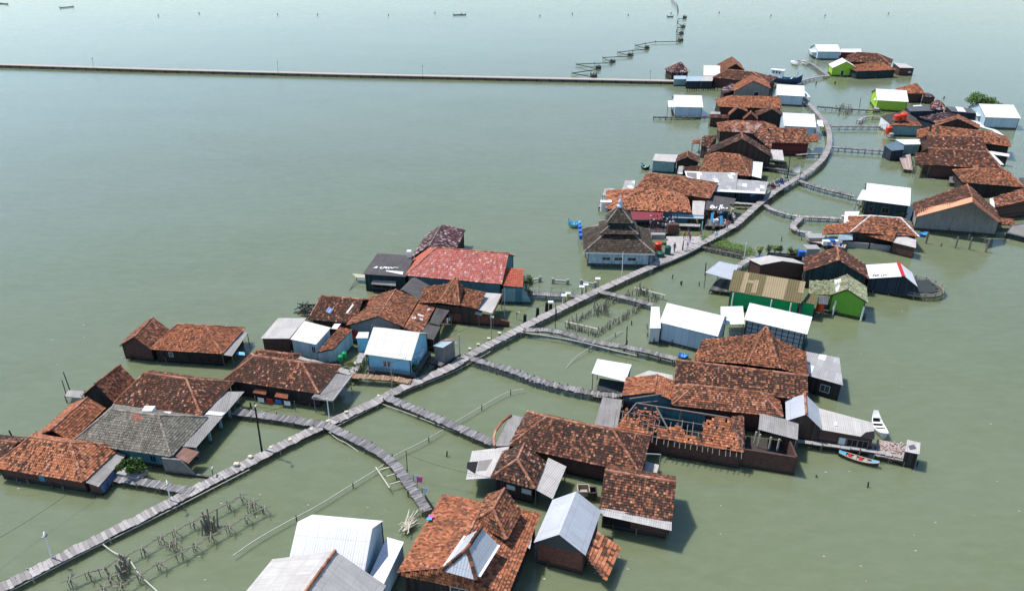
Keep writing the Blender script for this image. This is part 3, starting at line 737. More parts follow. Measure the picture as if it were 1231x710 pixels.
h=H('brick house with a silver corrugated gable roof')
h.fy(W8(128,530),W8(321,578),W8(222,500),W8(287,340),2.6,'silver','brickred',ov=.25)
mb=MB(); a,b=h.wc[0],h.wc[1]; u=b-a; n=V3((u.y,-u.x,0)).normalized()*.03; r=[]
for k in range(13):
    x=k/12; p=a+u*x; r.append(p+n+V3((0,0,h.zroof(p.x,p.y)-.12)))
z0=2.42
mb.face([a+n+V3((0,0,z0)),b+n+V3((0,0,z0))]+r[::-1],0); h.part(mb,'gable_panel',S['slate'])
h.shed([W8(395,674),W8(449,550),W8(364,490),W8(320,580)],(1.2,1.2,2.2,2.2),'fresh',name='lean_to_roof',ts=(.3,.34))
for i in range(8):
    p=P(W8(322+i*9.5,588+i*11.5),0); mb=MB(); mb.cyl((p.x,p.y,-.4),(p.x,p.y,1.9-i*.1),.045,.04,5); h.part(mb,'post',D['steel'])

h=H('big orange tiled house with a grey zinc dormer, at the bottom centre')
h.fh(Y8(85,608),Y8(705,745),Y8(452,470),Y8(515,345),2.6,20,'orange','black',back=3.0,fin=.25,total=9.4,caps=False)
c=MB(); ridge_caps(c,h.r0,h.r1); h.part(c,'ridge_cap',T['ridge'])
main_=(h.A,h.X,h.Y,h.planes,h.wc)
h.fh(Y8(338,594),Y8(532,648),Y8(455,462),Y8(538,340),4.3,45,'zinc',None)
c=MB(); e0,e1=h.at(0,0),h.at(1,0)
for x,y in ((h.r0,h.r1),(e0,h.r0),(e1,h.r0)): ridge_caps(c,x,y,0,.17,.06)
h.part(c,'ridge_cap',T['brown'])
mb=MB()
for x,y in ((h.at(0,.1),h.at(0,1)),(h.at(1,.1),h.at(1,1))): mb.beam(x,y,.35,.06)
h.part(mb,'white_edge_strip',S['white'])
h.A,h.X,h.Y,h.planes,h.wc=main_
h.sheet([Y8(305,612),Y8(530,672),Y8(528,648),Y8(330,590)],(2.3,2.6),S['white'],name='eave_sheet')
h.win('f',.56,1.4,1.5,1.2,'window','glass','frame')
h.sheet([Y8(515,700),Y8(560,712),Y8(565,685),Y8(535,668)],(1.2,1.8),D['skyblue'],name='hung_tarpaulin')
h.fh(Y8(515,312),Y8(705,415),Y8(602,238),Y8(667,122),3.9,42,'rust',None,back=0)
h.shed([Y8(690,365),Y8(838,470),Y8(872,290),Y8(765,238)],(3.0,2.6,2.6,3.0),'palegrey',name='porch_roof')
h.onroof([Y8(725,455),Y8(765,500),Y8(778,488),Y8(740,450)],S['white'],0,.12,'pale_sheet')

h=H('white sheet roofed house with a blue grey gable end, at the bottom edge')
h.fx(W6(335,545),W6(803,590),W6(520,272),W6(930,363),3.1,34,'white','palebl',hl=0,hr=0,ov=.15)
h.shed([W6(835,610),W6(920,668),W6(1043,410),W6(938,380)],(2.3,2.3,2.6,2.6),'white',name='lower_roof',wall='palebl',ov=.12)
h=H('grey sheet gable roof with an orange ridge cap, cut by the bottom edge')
h.fy(W6(935,676),W6(240,515),W6(625,465),W6(380,800),2.7,'palegrey','brick',caps=False)
c=MB(); ridge_caps(c,h.r0,h.r1,0,.15,.05); h.part(c,'ridge_cap',T['ridge'])

# ---------------- right of the main boardwalk
h=H('small open shelter with a white roof and dark netting, where a rough footbridge ends','open_shelter','shelter')
h.shed([W9(75,207),W9(220,243),W9(246,170),W9(100,146)],(2.5,2.5,2.8,2.8),'white',posts=True,ov=.1)
h.deck([W9(85,290),W9(215,300),W9(245,255),W9(110,235)],.75,'dark')
h.sheet([W9(97,278),W9(212,292),W9(215,245),W9(110,228)],(.9,1.3),D['net'],name='net_pile')
h.sheet([W9(222,240),W9(238,215),W9(247,172),W9(232,205)],(1.9,1.9,2.4,2.4),D['skyblue'],name='side_sheet')

h=H('pale blue grey house with a sloping white roof beside the post pens')
h.fx(W11(155,507),W11(487,588),W11(150,382),W11(476,465),3.1,30,'white','palebl',hl=0,hr=0,ov=.25)
h.shed([W11(99,541),W11(163,541),W11(155,420),W11(108,418)],(2.5,2.5,2.9,2.9),'white',name='lean_to_roof',wall='white',ov=.2)
h=H('white roofed house with dark framed netted walls, behind the peaked brown roof')
h.fx(W11(636,492),W11(996,576),W11(628,385),W11(976,468),3.1,30,'white','netgrid',hl=0,hr=0,ov=.3)
h.shed([W11(503,521),W11(640,517),W11(630,415),W11(503,418)],(2.6,2.6,2.9,2.9),'white',name='lean_to_roof',posts=True)

h=H('bright green house with an olive roof patterned in pale tan sheets')
h.fx(Z5(150,371),Z5(976,517),Z5(220,141),Z5(1035,262),2.9,28,'olive','green',hl=0,hr=0,ov=.3)
def q5(u,v):   # spot on the olive roof, u along the eave, v up the slope
    a,b,c,d=(150,371),(976,517),(1035,262),(220,141)
    x0=a[0]+(b[0]-a[0])*u; y0=a[1]+(b[1]-a[1])*u; x1=d[0]+(c[0]-d[0])*u; y1=d[1]+(c[1]-d[1])*u
    return Z5(x0+(x1-x0)*v,y0+(y1-y0)*v)
for (u0,u1,v0,v1) in ((.145,.215,.02,.98),(.30,.37,.10,.72),(.215,.30,.52,.66),(.455,.755,.02,.97),(.92,.995,.45,.97)):
    h.onroof([q5(u0,v0),q5(u1,v0),q5(u1,v1),q5(u0,v1)],S['tan'],0,.05,'pale_roof_sheet')
for u in (.03,.60,.88): 
    p=h.wc[0].lerp(h.wc[1],u); mb=MB(); mb.box((p.x,p.y-.35,1.2),(.07,0,0),(0,.07,0),(0,0,1.5)); h.part(mb,'post',D['white'])
h.shed([Z5(988,502),Z5(1138,530),Z5(1160,410),Z5(1058,398)],(2.5,2.5,2.9,2.9),'olive',name='side_roof',wall='green',ov=.15)
h=H('open shelter with a silver sheet roof on posts, left of the olive roof','open_shelter','shelter')
h.shed([X6(58,441),X6(300,508),X6(372,378),X6(190,338)],(2.6,2.6,2.9,2.9),'zinc',posts=True)
h.deck([X6(100,600),X6(300,625),X6(340,520),X6(180,490)],.7,'dark')

h=H('leaf green house with a mossy pale green gable roof and white posts')
h.fy(Z3(495,322),Z3(1066,438),Z3(762,234),Z3(755,3),2.9,'greenish','lime',cap='ridgegrey',ov=.25)
h.onroof([Z3(572,270),Z3(610,262),Z3(640,165),Z3(660,62),Z3(555,82),Z3(565,150)],S['white'],0,.1,'pale_patch')
for u in (.12,.985):
    p=h.wc[0].lerp(h.wc[1],u); mb=MB(); mb.box((p.x,p.y-.15,1.0),(.1,0,0),(0,.08,0),(0,0,1.2)); h.part(mb,'post',D['white'])
h.shed([Z3(160,290),Z3(497,324),Z3(545,92),Z3(170,95)],(2.6,2.6,3.2,3.2),'greenish',name='side_roof')
h.sheet([Z3(290,450),Z3(455,465),Z3(470,340),Z3(300,335)],(2.0,2.5),S['slate'],name='awning')
h.deck([Z3(380,545),Z3(1040,650),Z3(1050,600),Z3(400,510)],.45,'grey',posts=True)

h=H('brown brick house with a pale grey sheet gable roof, behind the olive roof')
h.fy(X6(573,372),X6(992,366),X6(772,335),X6(655,283),2.8,'palegrey','brick',caps=False,ov=.15)
h=H('dark walled house with a steep brown tiled gable, between pale sheet roofs')
h.fy(W12(520,192),W12(834,224),W12(692,135),W12(683,68),2.7,'brown','dkteal',ov=.3)
h=H('navy walled house with a white roof and red ridge strip, by the raft')
h.fy(Z1(135,522),Z1(1200,695),Z1(925,476),Z1(815,186),2.2,'white','navy',ov=.3)
h.scribble([[Z1(250,468),Z1(262,438),Z1(285,445),Z1(262,455)],[Z1(300,465),Z1(308,440),Z1(322,462)],[Z1(335,462),Z1(340,440)],[Z1(348,460),Z1(378,438),Z1(352,445)],[Z1(425,462),Z1(432,440)],[Z1(430,462),Z1(450,460)],[Z1(470,460),Z1(482,436),Z1(500,440)],[Z1(510,450),Z1(548,430)]],.1,'textdk')
mb=MB(); mb.beam(h.r0+V3((-.2,0,.05)),h.r1+V3((-.2,0,.05)),.5,.06); h.part(mb,'red_ridge_strip',D['redp'])

h=H('low house with a wide orange brown hipped roof edged by white ridge caps')
h.fx(Q4(480,300),Q4(1112,344),Q4(655,140),Q4(950,180),2.6,25,'rust','black',cap='ridgewhite')
h.shed([Q4(218,322),Q4(500,306),Q4(625,185),Q4(245,238)],(2.1,2.4,3.2,2.6),'orange',name='side_roof')
h.shed([Q4(502,306),Q4(866,390),Q4(905,312),Q4(580,270)],(2.1,2.1,2.7,2.7),'orange',name='front_roof')
h.shed([Q4(866,392),Q4(1086,446),Q4(1088,370),Q4(885,310)],(2.0,2.0,2.5,2.5),'palegrey',name='porch_roof',wall='brick',ov=.15)
h.sheet([Q4(415,222),Q4(520,222),Q4(565,108),Q4(430,108)],(2.9,3.1),S['white'],name='white_roof')
for x0,x1,y in ((430,640,410),(655,845,430)):
    a,b=P(Q4(x0,y+25),.0),P(Q4(x1,y+45),.0); mb=MB(); mb.beam(a+V3((0,0,.45)),b+V3((0,0,.45)),.2,1.1); h.part(mb,'low_wall',D['concpost'])
h.sheet([Q4(360,372),Q4(500,372),Q4(503,315),Q4(375,318)],(1.5,2.2),S['bluegrey'],name='blue_panel')
h.deck([Q4(105,385),Q4(430,445),Q4(470,360),Q4(130,310)],.75,'pink')

h=H('house with a bright white roof and dark netted porch, right of the zigzag footbridge')
h.fx(W18(708,242),W18(1030,282),W18(740,119),W18(1053,157),2.8,20,'white','dkteal',hl=0,hr=0,ov=.3)
h.shed([W18(650,237),W18(712,240),W18(735,168),W18(690,165)],(2.4,2.4,2.7,2.7),'white',name='lean_to_roof',posts=True)
h.win('f',.15,1.3,.7,1.0,'window','void','wood'); h.win('f',.5,1.3,1.2,1.0,'window','void','wood')

# ---------------- damaged house complex
h=H('collapsed house with a torn open tiled roof and bare rafters')
zt=2.3
A,B=P(W9(170,452),zt),P(W9(722,545),zt); u=(B-A); L=u.length; u.normalize(); pp=V3((-u.y,u.x,0)); dep=6.2
h.frame(A,u*L,pp*dep,zt); h.planes=[(V3((0,0,1)),2.3)]
ap=math.tan(R(28)); zr=zt+ap*dep/2
def sl(a,b): return A+u*L*a+pp*dep*b+V3((0,0,(b*dep*ap if b<=.5 else (1-b)*dep*ap)))
mb=MB()
h.roof_mats=[T['mix'],D['wood']]
add_tiles(mb,[sl(0,0),sl(1,0),sl(.86,.5),sl(.14,.5)],.22,.29,0,.0,umask=lambda a,b:(b<.30+.11*math.sin(a*17)+.05*math.sin(a*41)+(.55 if a>.68 else 0)+(.25 if a<.08 else 0)) and not(.30<a<.34 and b<.2) and random.random()>.06)
h.roof=mb.build('roof',[T['orange']],h.th)
mb=MB(); add_tiles(mb,[sl(1,0),sl(1,1),sl(.86,.5)],.20,.26,0,.05); mb.build('roof',[T['mix']],h.th)
mb=MB()
for i in range(24):
    a=i/23+random.gauss(0,.006); mb.beam(sl(a,-.08-random.random()*.03),sl(a,random.choice((.1,.2,.3,.36)))-V3((0,0,.08)),.07,.07)
mb.beam(sl(.14,.5),sl(.86,.5),.14,.16)
for b in (.02,.2,.34): mb.beam(sl(.02,b)-V3((0,0,.1)),sl(.97,b)-V3((0,0,.1)),.08,.08)
for a,b in ((.14,.5),(.86,.5)): mb.beam(sl(0 if a<.5 else 1,0),sl(a,b),.11,.11)
mb.beam(sl(.14,.5),sl(.3,.95)+V3((0,0,.2)),.12,.12); mb.beam(sl(.3,.5),sl(.42,.1)+V3((0,0,.5)),.12,.12); mb.beam(sl(.27,.5),V3(sl(.27,.5))-V3((0,0,zr)),.16,.16); mb.beam(sl(.5,.5),V3(sl(.5,.5))-V3((0,0,zr)),.16,.16)
mb.beam(sl(.08,.62)+V3((0,0,.3)),sl(.33,.98)+V3((0,0,1.2)),.14,.14)
h.part(mb,'rafters',plain('rafter_wood',(.15,.133,.118)))
h.walls('brick',ov=.25,zlift=-.3)
mb=MB()
for a in (.36,.52,.7):
    p,q=h.at(a,.42,0),h.at(a,.95,0); mb.face([p,q,q+V3((0,0,2.2)),p+V3((0,0,2.2))],0,[(0,0),(4,0),(4,2),(0,2)])
p,q=h.at(.1,.8,0),h.at(.7,.8,0); mb.face([p,q,q+V3((0,0,2.4)),p+V3((0,0,2.4))],0,[(0,0),(9,0),(9,2.4),(0,2.4)])
h.part(mb,'inner_wall',WM['teal'])
mb=MB(); mb.slab([h.at(.03,.05,.5),h.at(.97,.05,.5),h.at(.97,.95,.5),h.at(.03,.95,.5)],.1); h.part(mb,'floor_slab',D['void'])  # floor coloured near-black to paint the dark inside of the house
h.sheet([W9(85,432),W9(185,442),W9(206,320),W9(122,308)],(1.0,1.0),S['conc'],th=.4,name='terrace_slab')
for i in range(40):
    pass
mb=MB()
for i in range(130):
    a=random.random(); p=sl(random.uniform(.06,.34),random.uniform(.12,.45))-V3((0,0,random.uniform(0,.25)))
    d=V3((random.gauss(0,1),random.gauss(0,1),random.gauss(0,.4))).normalized()*.14; e=V3((-d.y,d.x,0)).normalized()*.12
    mb.slab([p-d-e,p+d-e,p+d+e,p-d+e],.02)
h.part(mb,'loose_tiles',T['orange'])

h=H('small orange tiled house with a blue grey gable wall, behind the collapsed roof')
h.fy(W9(206,305),W9(428,327),W9(342,292),W9(355,214),2.5,'orange','teal',ov=.2)
h.sheet([W9(245,225),W9(425,245),W9(420,215),W9(320,195)],(2.3,2.3),S['palegrey'],name='back_roof')

h=H('dark brick house with a brown tiled hipped roof, right of the collapsed roof')
h.fx(Q5(45,542),Q5(790,622),Q5(195,400),Q5(640,466),2.6,30,'mix','brick',back=.6)
h.shed([Q6(628,245),Q6(950,330),Q6(960,185),Q6(640,113)],(2.9,2.6,2.6,2.9),'grey',name='porch_roof',posts=True,postmat='palewood')
mb=MB(); a,b=P(Q6(440,545),0),P(Q6(922,622),0); c=P(Q6(950,395),0)
for p,q,z in ((a,b,2.2),(b,b+V3((.3,4.6,0)),2.2)):
    d=(q-p).normalized(); n=V3((-d.y,d.x,0))*.2; LL=(q-p).length
    for o_ in (V3((0,0,0)),n): mb.face([p+o_-V3((0,0,.3)),q+o_-V3((0,0,.3)),q+o_+V3((0,0,z)),p+o_+V3((0,0,z))],0,[(0,0),(LL,0),(LL,z),(0,z)])
    mb.slab([p+V3((0,0,z+.03)),q+V3((0,0,z+.03)),q+n+V3((0,0,z+.03)),p+n+V3((0,0,z+.03))],.06,0)
h.part(mb,'yard_wall',WM['brick'])
mb=MB(); mb.slab([a+V3((0,.1,.55)),b+V3((0,.1,.55)),b+V3((.3,4.6,.55)),a+V3((.3,4.6,.55))],.1); h.part(mb,'yard_floor',D['darkwood'])  # floor colour kept dark to stand in for the roofed yard's shade
for x,y in ((600,340),(632,360),(720,385),(787,400)):
    p=P(Q6(x,y),2.2); mb=MB(); mb.box((p.x,p.y+.1,2.55),(.07,0,0),(0,.07,0),(0,0,.75)); h.part(mb,'post',D['palewood'])

h=H('long brown mixed tile roof in the middle of the right hand block')
h.fx(Q5(60,398),Q5(958,512),Q5(76,241),Q5(965,346),3.0,26,'speck','brick',hl=0,hr=0,back=.5)
h.onroof([Q5(70,398),Q5(85,404),Q5(192,402),Q5(185,394)],T['ridge'],0,.1,'ridge_strip')
h=H('rust brown house with a tall steep peak, rear of the right hand block')
joglo(h,Q5(185,242),Q5(963,348),Q5(944,180),Q5(250,98),Q5(548,268),Q5(772,296),Q5(745,102),Q5(600,74),Q5(668,20),Q5(684,21),3.2,3.9,6.6,'rust','brick')
h=H('shed with a weathered white sheet roof against the right hand block','plank_shed','shed')
h.shed([Q5(958,342),Q5(1195,408),Q5(1170,222),Q5(945,180)],(2.4,2.4,2.7,2.7),'patchy',wall='black',ov=.2)
h.win('f',.55,1.2,1.0,.9,'window','glass','frame')

h=H('long dark plank house with a zinc gable and torn pale roof, beside the boats','pier_house')
h.fy(W10(185,424),W10(330,458),W10(268,398),W10(262,314),2.6,'zinc','wood',ov=.2,caps=False)
c=MB(); ridge_caps(c,h.r0,h.r1,0,.13,.05); h.part(c,'ridge_cap',T['ridge'])
h.shed([W10(318,458),W10(548,498),W10(540,432),W10(318,372)],(2.4,2.2,2.5,2.7),'palegrey',name='long_roof',wall='woodbr',ov=.15)
h.onroof([W10(383,442),W10(395,445),W10(394,428),W10(383,426)],S['white'],0,.08,'pale_sheet')
h.onroof([W10(488,488),W10(545,495),W10(545,465),W10(510,470)],D['void'],0,.06,'torn_hole')  # near-black sheet on the roof paints the shade under its broken end
h.win('f',.45,1.2,.7,1.1,'door','frame','wood'); h.win('f',.64,1.2,1.0,1.0,'window','void','wood'); h.win('f',.84,1.2,1.0,1.0,'window','void','wood')
h.deck([W10(545,562),W10(668,588),W10(672,522),W10(560,500)],.7,'pink')
mb=MB()
for i in range(60):
    p=P(W10(random.uniform(555,665),random.uniform(512,570)),.8); d=V3((random.gauss(0,1),random.gauss(0,1),.1)).normalized()*random.uniform(.15,.5)
    mb.beam(p,p+d,.09,.06)
h.part(mb,'drying_catch',PL['pink'])
h=H('tiny dark privy with a pale broken sheet roof at the pier end','pier_privy','privy')
h.shed([W10(668,548),W10(728,560),W10(732,513),W10(678,500)],(2.0,2.0,2.1,2.1),'palegrey',wall='black',ov=.12)
h.onroof([W10(690,540),W10(715,535),W10(705,520),W10(682,525)],S['slate'],0,.05,'dark_patch')

# ---------------- right edge
h=H('concrete walled house with a wide gable edged in new orange tiles')
h.fy(X2(58,437),X2(624,478),X2(430,308),X2(396,226),2.7,'brown','conc',ov=.35,maxl=9)
o=V3((0,0,HCAM))
h.onroof([X2(62,440),X2(432,342),X2(430,309),X2(85,395)],T['fresh'],0,.1,'verge_tiles')
h.onroof([X2(432,345),X2(600,475),X2(622,472),X2(432,309)],T['fresh'],1,.1,'verge_tiles')
h=H('house with a brown roof sloping down from the right edge, beside the concrete gable')
h.shed([X2(582,380),X2(840,322),X2(840,235),X2(565,312)],(2.7,3.4,4.2,3.4),'mix',wall='woodbr',ov=.2)
h.onroof([X2(548,378),X2(580,392),X2(572,316),X2(545,318)],S['white'],0,.08,'pale_sheet')
h.shed([X2(600,490),X2(720,500),X2(700,455),X2(612,450)],(1.3,1.3,1.7,1.7),'rust',name='lean_to_roof')
h.shed([X2(655,545),X2(800,580),X2(800,480),X2(690,495)],(1.0,1.0,1.6,1.6),'slate',name='lean_to_roof',wall='dkteal',ov=.1)
h=H('dark walled house with an orange brown hipped roof, above the concrete gable')
h.fx(X2(368,216),X2(775,248),X2(478,126),X2(650,134),2.7,25,'rust','black')
h.shed([X2(735,245),X2(900,262),X2(900,190),X2(740,182)],(2.5,2.5,3.0,3.0),'dark',name='side_roof',wall='black')
h.deck([X2(278,215),X2(350,222),X2(355,165),X2(285,160)],.8,'dark')

h=H('long brown hipped house with dark walls, front of the far right block')
h.fx(X1(545,602),X1(1068,637),X1(545,486),X1(960,500),2.9,25,'brown','brick',hl=0)
h.shed([X1(430,602),X1(543,604),X1(545,515),X1(432,515)],(2.7,2.7,3.6,3.6),'brown',name='side_roof',posts=True)
h.shed([X1(990,522),X1(1122,542),X1(1125,522),X1(985,500)],(2.3,2.3,2.6,2.6),'white',name='side_sheet',wall='black')
h.sheet([X1(1060,602),X1(1085,600),X1(985,502),X1(960,497)],(3.1,3.1,4.4,4.5),S['white'],name='white_verge')
h=H('brown tiled roof in the second row of the far right block')
h.fx(X1(545,488),X1(965,506),X1(542,388),X1(958,402),3.2,24,'brown','brick',hl=0,hr=0)
h=H('broad orange brown roof in the third row of the far right block')
h.fx(X1(540,402),X1(1135,467),X1(530,326),X1(985,346),3.2,25,'rust','black',hl=0)
h.shed([X1(440,404),X1(528,402),X1(530,330),X1(445,345)],(3.0,3.0,3.6,3.6),'orange',name='side_roof')
h=H('rusty peaked gable roof, highest of the far right block')
h.fy(X1(575,318),X1(905,338),X1(745,264),X1(745,232),3.6,'rust','wood')
mb=MB(); pts=[P(X1(*p),3.4) for p in ((812,272),(885,285),(930,325),(1010,345),(1065,384))]
for a,b in zip(pts,pts[1:]): mb.beam(a,b,1.1,.08)
h.part(mb,'white_gutter_roof',S['white'])
h=H('low curved brown roof with a little peak, behind the peaked gable')
h.shed([X1(455,252),X1(580,292),X1(728,230),X1(650,212)],(2.6,2.6,3.2,3.2),'purple',wall='navy')
h.fx(X1(545,190),X1(652,200),X1(585,128),X1(608,128),3.0,34,'purple','navy')
h=H('navy walled house with a flat slate roof, left of the little brown peak')
h.shed([X1(392,208),X1(568,203),X1(545,166),X1(362,172)],(2.7,2.7,3.0,3.0),'slate',wall='navy',ov=.15)
h.onroof([X1(415,172),X1(478,168),X1(480,160),X1(415,164)],S['white'],0,.06,'pale_sheet')
h=H('navy walled shed with patched flat roof sheets, left of the white house by the tree','plank_shed','shed')
h.shed([X1(700,208),X1(875,222),X1(870,190),X1(650,170)],(2.6,2.6,2.9,2.9),'slate',wall='navy',ov=.15)
h.onroof([X1(745,208),X1(806,212),X1(780,178),X1(724,173)],S['white'],0,.06,'pale_sheet')
h=H('messy orange tiled house with a white side wall under the red water tanks')
h.shed([X1(250,312),X1(478,318),X1(440,258),X1(345,200)],(2.7,2.7,3.4,3.8),'orange',wall='tealpale',ov=.15)
h.shed([X1(250,302),X1(262,300),X1(345,202),X1(175,242)],(2.4,2.6,3.6,3.0),'orange',name='side_roof',wall='white',ov=.1)
h.onroof([X1(210,248),X1(225,252),X1(232,242),X1(215,240)],D['pinkc'],0,.08,'cloth')
h=H('small house with a steel blue gable roof beside a long white awning')
h.shed([X1(258,498),X1(350,488),X1(310,428),X1(200,455)],(2.4,2.6,3.2,2.8),'steelblue',wall='navy',ov=.1)
h.shed([X1(350,452),X1(470,450),X1(465,412),X1(282,415)],(2.6,2.6,2.9,2.9),'white',name='awning',wall='tealpale',ov=.1)
h.deck([X1(345,632),X1(415,640),X1(395,520),X1(312,540)],.8,'pink')

h=H('lime green house with a white roof, above the red water tanks')
h.fx(X1(150,126),X1(382,139),X1(165,42),X1(388,55),3.0,20,'white','limebr',hl=0,hr=0,ov=.3)
h.shed([X1(122,125),X1(150,126),X1(156,95),X1(140,98)],(2.4,2.4,2.7,2.7),'white',name='lean_to_roof')
h.deck([X1(125,190),X1(165,192),X1(168,160),X1(135,158)],.9,'conc')
h=H('small brown house with an orange pyramid roof, behind the lime green house')
h.fx(X1(378,78),X1(502,76),X1(425,5),X1(440,5),2.7,32,'orange','brick')
h.shed([X1(318,52),X1(420,60),X1(432,10),X1(400,25)],(2.7,2.7,4.0,3.5),'redplain',name='side_roof')
h.shed([X1(492,100),X1(578,106),X1(545,78),X1(490,70)],(2.0,1.9,2.2,2.4),'purple',name='side_roof',wall='brick',ov=.1)
h=H('pale blue house with a white roof in front of the green tree')
h.fx(X1(948,251),X1(1211,260),X1(950,154),X1(1202,161),3.0,20,'white','palebl',hl=0,hr=0,ov=.3)
h.shed([X1(882,242),X1(950,242),X1(952,198),X1(876,198)],(2.5,2.5,2.8,2.8),'white',name='lean_to_roof',posts=True)

# ---------------- far group at the top right
h=H('pale blue house with white roofs, farthest of the top right group')
h.fx(Y3(192,182),Y3(422,184),Y3(188,112),Y3(405,112),3.0,20,'white','palebl',hl=0,hr=0,ov=.3)
h.shed([Y3(122,188),Y3(208,190),Y3(186,157),Y3(100,157)],(2.4,2.4,2.7,2.7),'white',name='lean_to_roof',posts=True)
h.shed([Y3(418,187),Y3(622,191),Y3(615,155),Y3(418,155)],(2.6,2.6,2.9,2.9),'white',name='side_roof',wall='maroon',ov=.15)
h=H('wide dark brown hipped house, tallest of the top right group')
h.fx(Y3(445,275),Y3(912,312),Y3(575,194),Y3(785,197),2.8,25,'brown','wood')
h=H('low house with an orange hipped roof in front of the wide dark brown one')
h.fx(Y3(572,378),Y3(965,363),Y3(715,290),Y3(840,296),2.5,22,'orange','dkteal')
h=H('lime green house with a white gable roof at the footbridge corner')
h.fy(Y3(333,344),Y3(588,350),Y3(472,280),Y3(430,243),2.8,'white','limebr',ov=.3,caps=False)
h.sheet([Y3(400,356),Y3(525,358),Y3(522,330),Y3(398,330)],(2.1,2.4),S['white'],name='awning')
h.win('f',.42,1.2,.8,1.6,'door','void','frame')
h=H('brown plank shed with a grey roof, right end of the top right group','plank_shed','shed')
h.shed([Y3(1000,342),Y3(1143,344),Y3(1050,300),Y3(935,292)],(2.6,2.6,2.9,2.9),'palegrey',wall='woodbr',ov=.1)
h.win('f',.75,1.2,.9,.4,'window','frame','frame')

# ---------------- far centre group
h=H('small hut with a brown pyramid roof at the end of the long causeway','hut','hut')
h.fx(Q8(122,200),Q8(280,195),Q8(190,113),Q8(212,113),2.7,38,'purple','wood')
h.win('f',.35,1.7,.6,.9); h.win('f',.65,1.7,.6,.9)
h.shed([Q8(145,256),Q8(256,256),Q8(256,226),Q8(145,226)],(2.2,2.2,2.5,2.5),'bluegrey',name='front_roof',wall='tealpale',ov=.12)
h=H('long navy landing shed with pale sheet roofs beside the pyramid hut','landing_shed','shed')
h.shed([Q8(252,272),Q8(388,272),Q8(392,230),Q8(262,230)],(2.4,2.4,2.7,2.7),'bluegrey',wall='navy',ov=.1)
h.shed([Q8(388,272),Q8(480,272),Q8(492,230),Q8(390,230)],(2.4,2.4,2.7,2.7),'palegrey',name='side_roof',wall='navy',ov=.1)
for i in range(14):
    p=P(Q8(262+i*20,362-i*.5),0); mb=MB(); mb.cyl((p.x,p.y,-.5),(p.x,p.y,1.6),.11,.1,6); h.part(mb,'post',D['black'])
h=H('brown house with a square pale cream roof, behind the landing shed')
h.shed([Q8(400,226),Q8(550,226),Q8(548,138),Q8(405,135)],(2.8,2.8,4.2,4.2),'cream',wall='brick',ov=.1)
h=H('farthest tiled house of the long row, with a dark open gable')
h.fy(Q8(555,192),Q8(762,182),Q8(685,124),Q8(648,60),3.0,'rust','black')
h=H('wide brown hipped roof, second house from the far end of the row')
h.fx(Q8(483,242),Q8(978,292),Q8(590,186),Q8(850,180),3.0,22,'brown','brick')
h=H('orange gabled house with a grey end wall and dark doorway')
h.fy(Q8(672,366),Q8(988,338),Q8(840,272),Q8(825,218),3.2,'orange','grey',ov=.25)
h.win('f',.62,1.5,1.6,2.0,'door','void','frame')  # doorway is a flat panel with its inner shade painted on
h.shed([Q8(578,380),Q8(688,346),Q8(662,296),Q8(553,336)],(2.5,2.6,2.9,2.9),'purple',name='side_roof',wall='black',ov=.15)
h=H('long orange tiled house across the row, behind the three small gables')
h.fx(X4(243,487),X4(780,503),X4(350,393),X4(772,405),3.0,25,'orange','wood',hr=0)
h=H('small dark gable, left of three in the row','stilt_house','house')
h.fy(X4(328,562),X4(485,528),X4(405,498),X4(400,474),2.9,'rust','black',maxl=7)
h.shed([X4(165,580),X4(330,585),X4(330,556),X4(165,550)],(2.4,2.4,2.7,2.7),'brown',name='side_roof',wall='wood',ov=.2)
h.deck([X4(165,548),X4(255,548),X4(255,530),X4(170,525)],2.0,'conc',posts=True)
h=H('small dark gable, right of three in the row','stilt_house','house')
h.fy(X4(560,568),X4(802,580),X4(700,508),X4(692,470),2.9,'brown','black',maxl=8)
h=H('small brown gable, middle of three in the row, behind the faded pink roof','stilt_house','house')
h.fy(X4(450,598),X4(572,596),X4(515,545),X4(515,522),3.0,'rust','wood',maxl=6)
h=H('house with a faded pink hipped roof, in front of the three small gables')
h.fx(X5(303,192),X5(805,215),X5(440,107),X5(672,112),2.9,24,'rust','wood')
h.onroof([X5(400,190),X5(585,208),X5(668,120),X5(445,110)],T['pink'],0,.06,'faded_tiles')
h=H('pale blue house with a white roof at the top bend of the boardwalk')
h.fx(X4(735,386),X4(976,399),X4(735,301),X4(972,301),3.0,20,'white','palebl',hl=0,hr=0,ov=.3)
h.shed([X4(968,401),X4(1026,402),X4(985,356),X4(974,356)],(2.3,2.3,2.6,2.6),'white',name='lean_to_roof',posts=True)
h=H('pale blue house with a white roof beside the curve of the boardwalk')
h.fx(X5(838,146),X5(1105,159),X5(843,38),X5(1110,50),3.0,20,'white','palebl',hl=0,hr=0,ov=.3)
h.shed([X5(1105,146),X5(1166,153),X5(1152,98),X5(1110,98)],(2.4,2.4,2.7,2.7),'white',name='lean_to_roof',posts=True)
h=H('pale blue house with a white roof standing alone in open water, left of the row')
h.fx(Q8(153,496),Q8(402,502),Q8(152,391),Q8(398,399),3.0,20,'white','palebl',hl=0,hr=0,ov=.3)
h.shed([Q8(95,497),Q8(155,497),Q8(152,440),Q8(93,443)],(2.4,2.4,2.7,2.7),'white',name='lean_to_roof',posts=True)
h=H('maroon walled house with a bright rust tiled roof, inside the curve of the boardwalk')
h.fx(X5(737,284),X5(1048,293),X5(742,167),X5(1042,172),3.0,25,'mix','maroon',hl=0,hr=0,ov=.25)
h.shed([X5(735,338),X5(738,282),X5(742,168),X5(592,222)],(2.2,3.0,4.6,2.8),'brown',name='side_roof')
h.shed([X5(1046,276),X5(1114,276),X5(1120,217),X5(1050,215)],(2.6,2.6,3.0,3.0),'orange',name='side_roof')
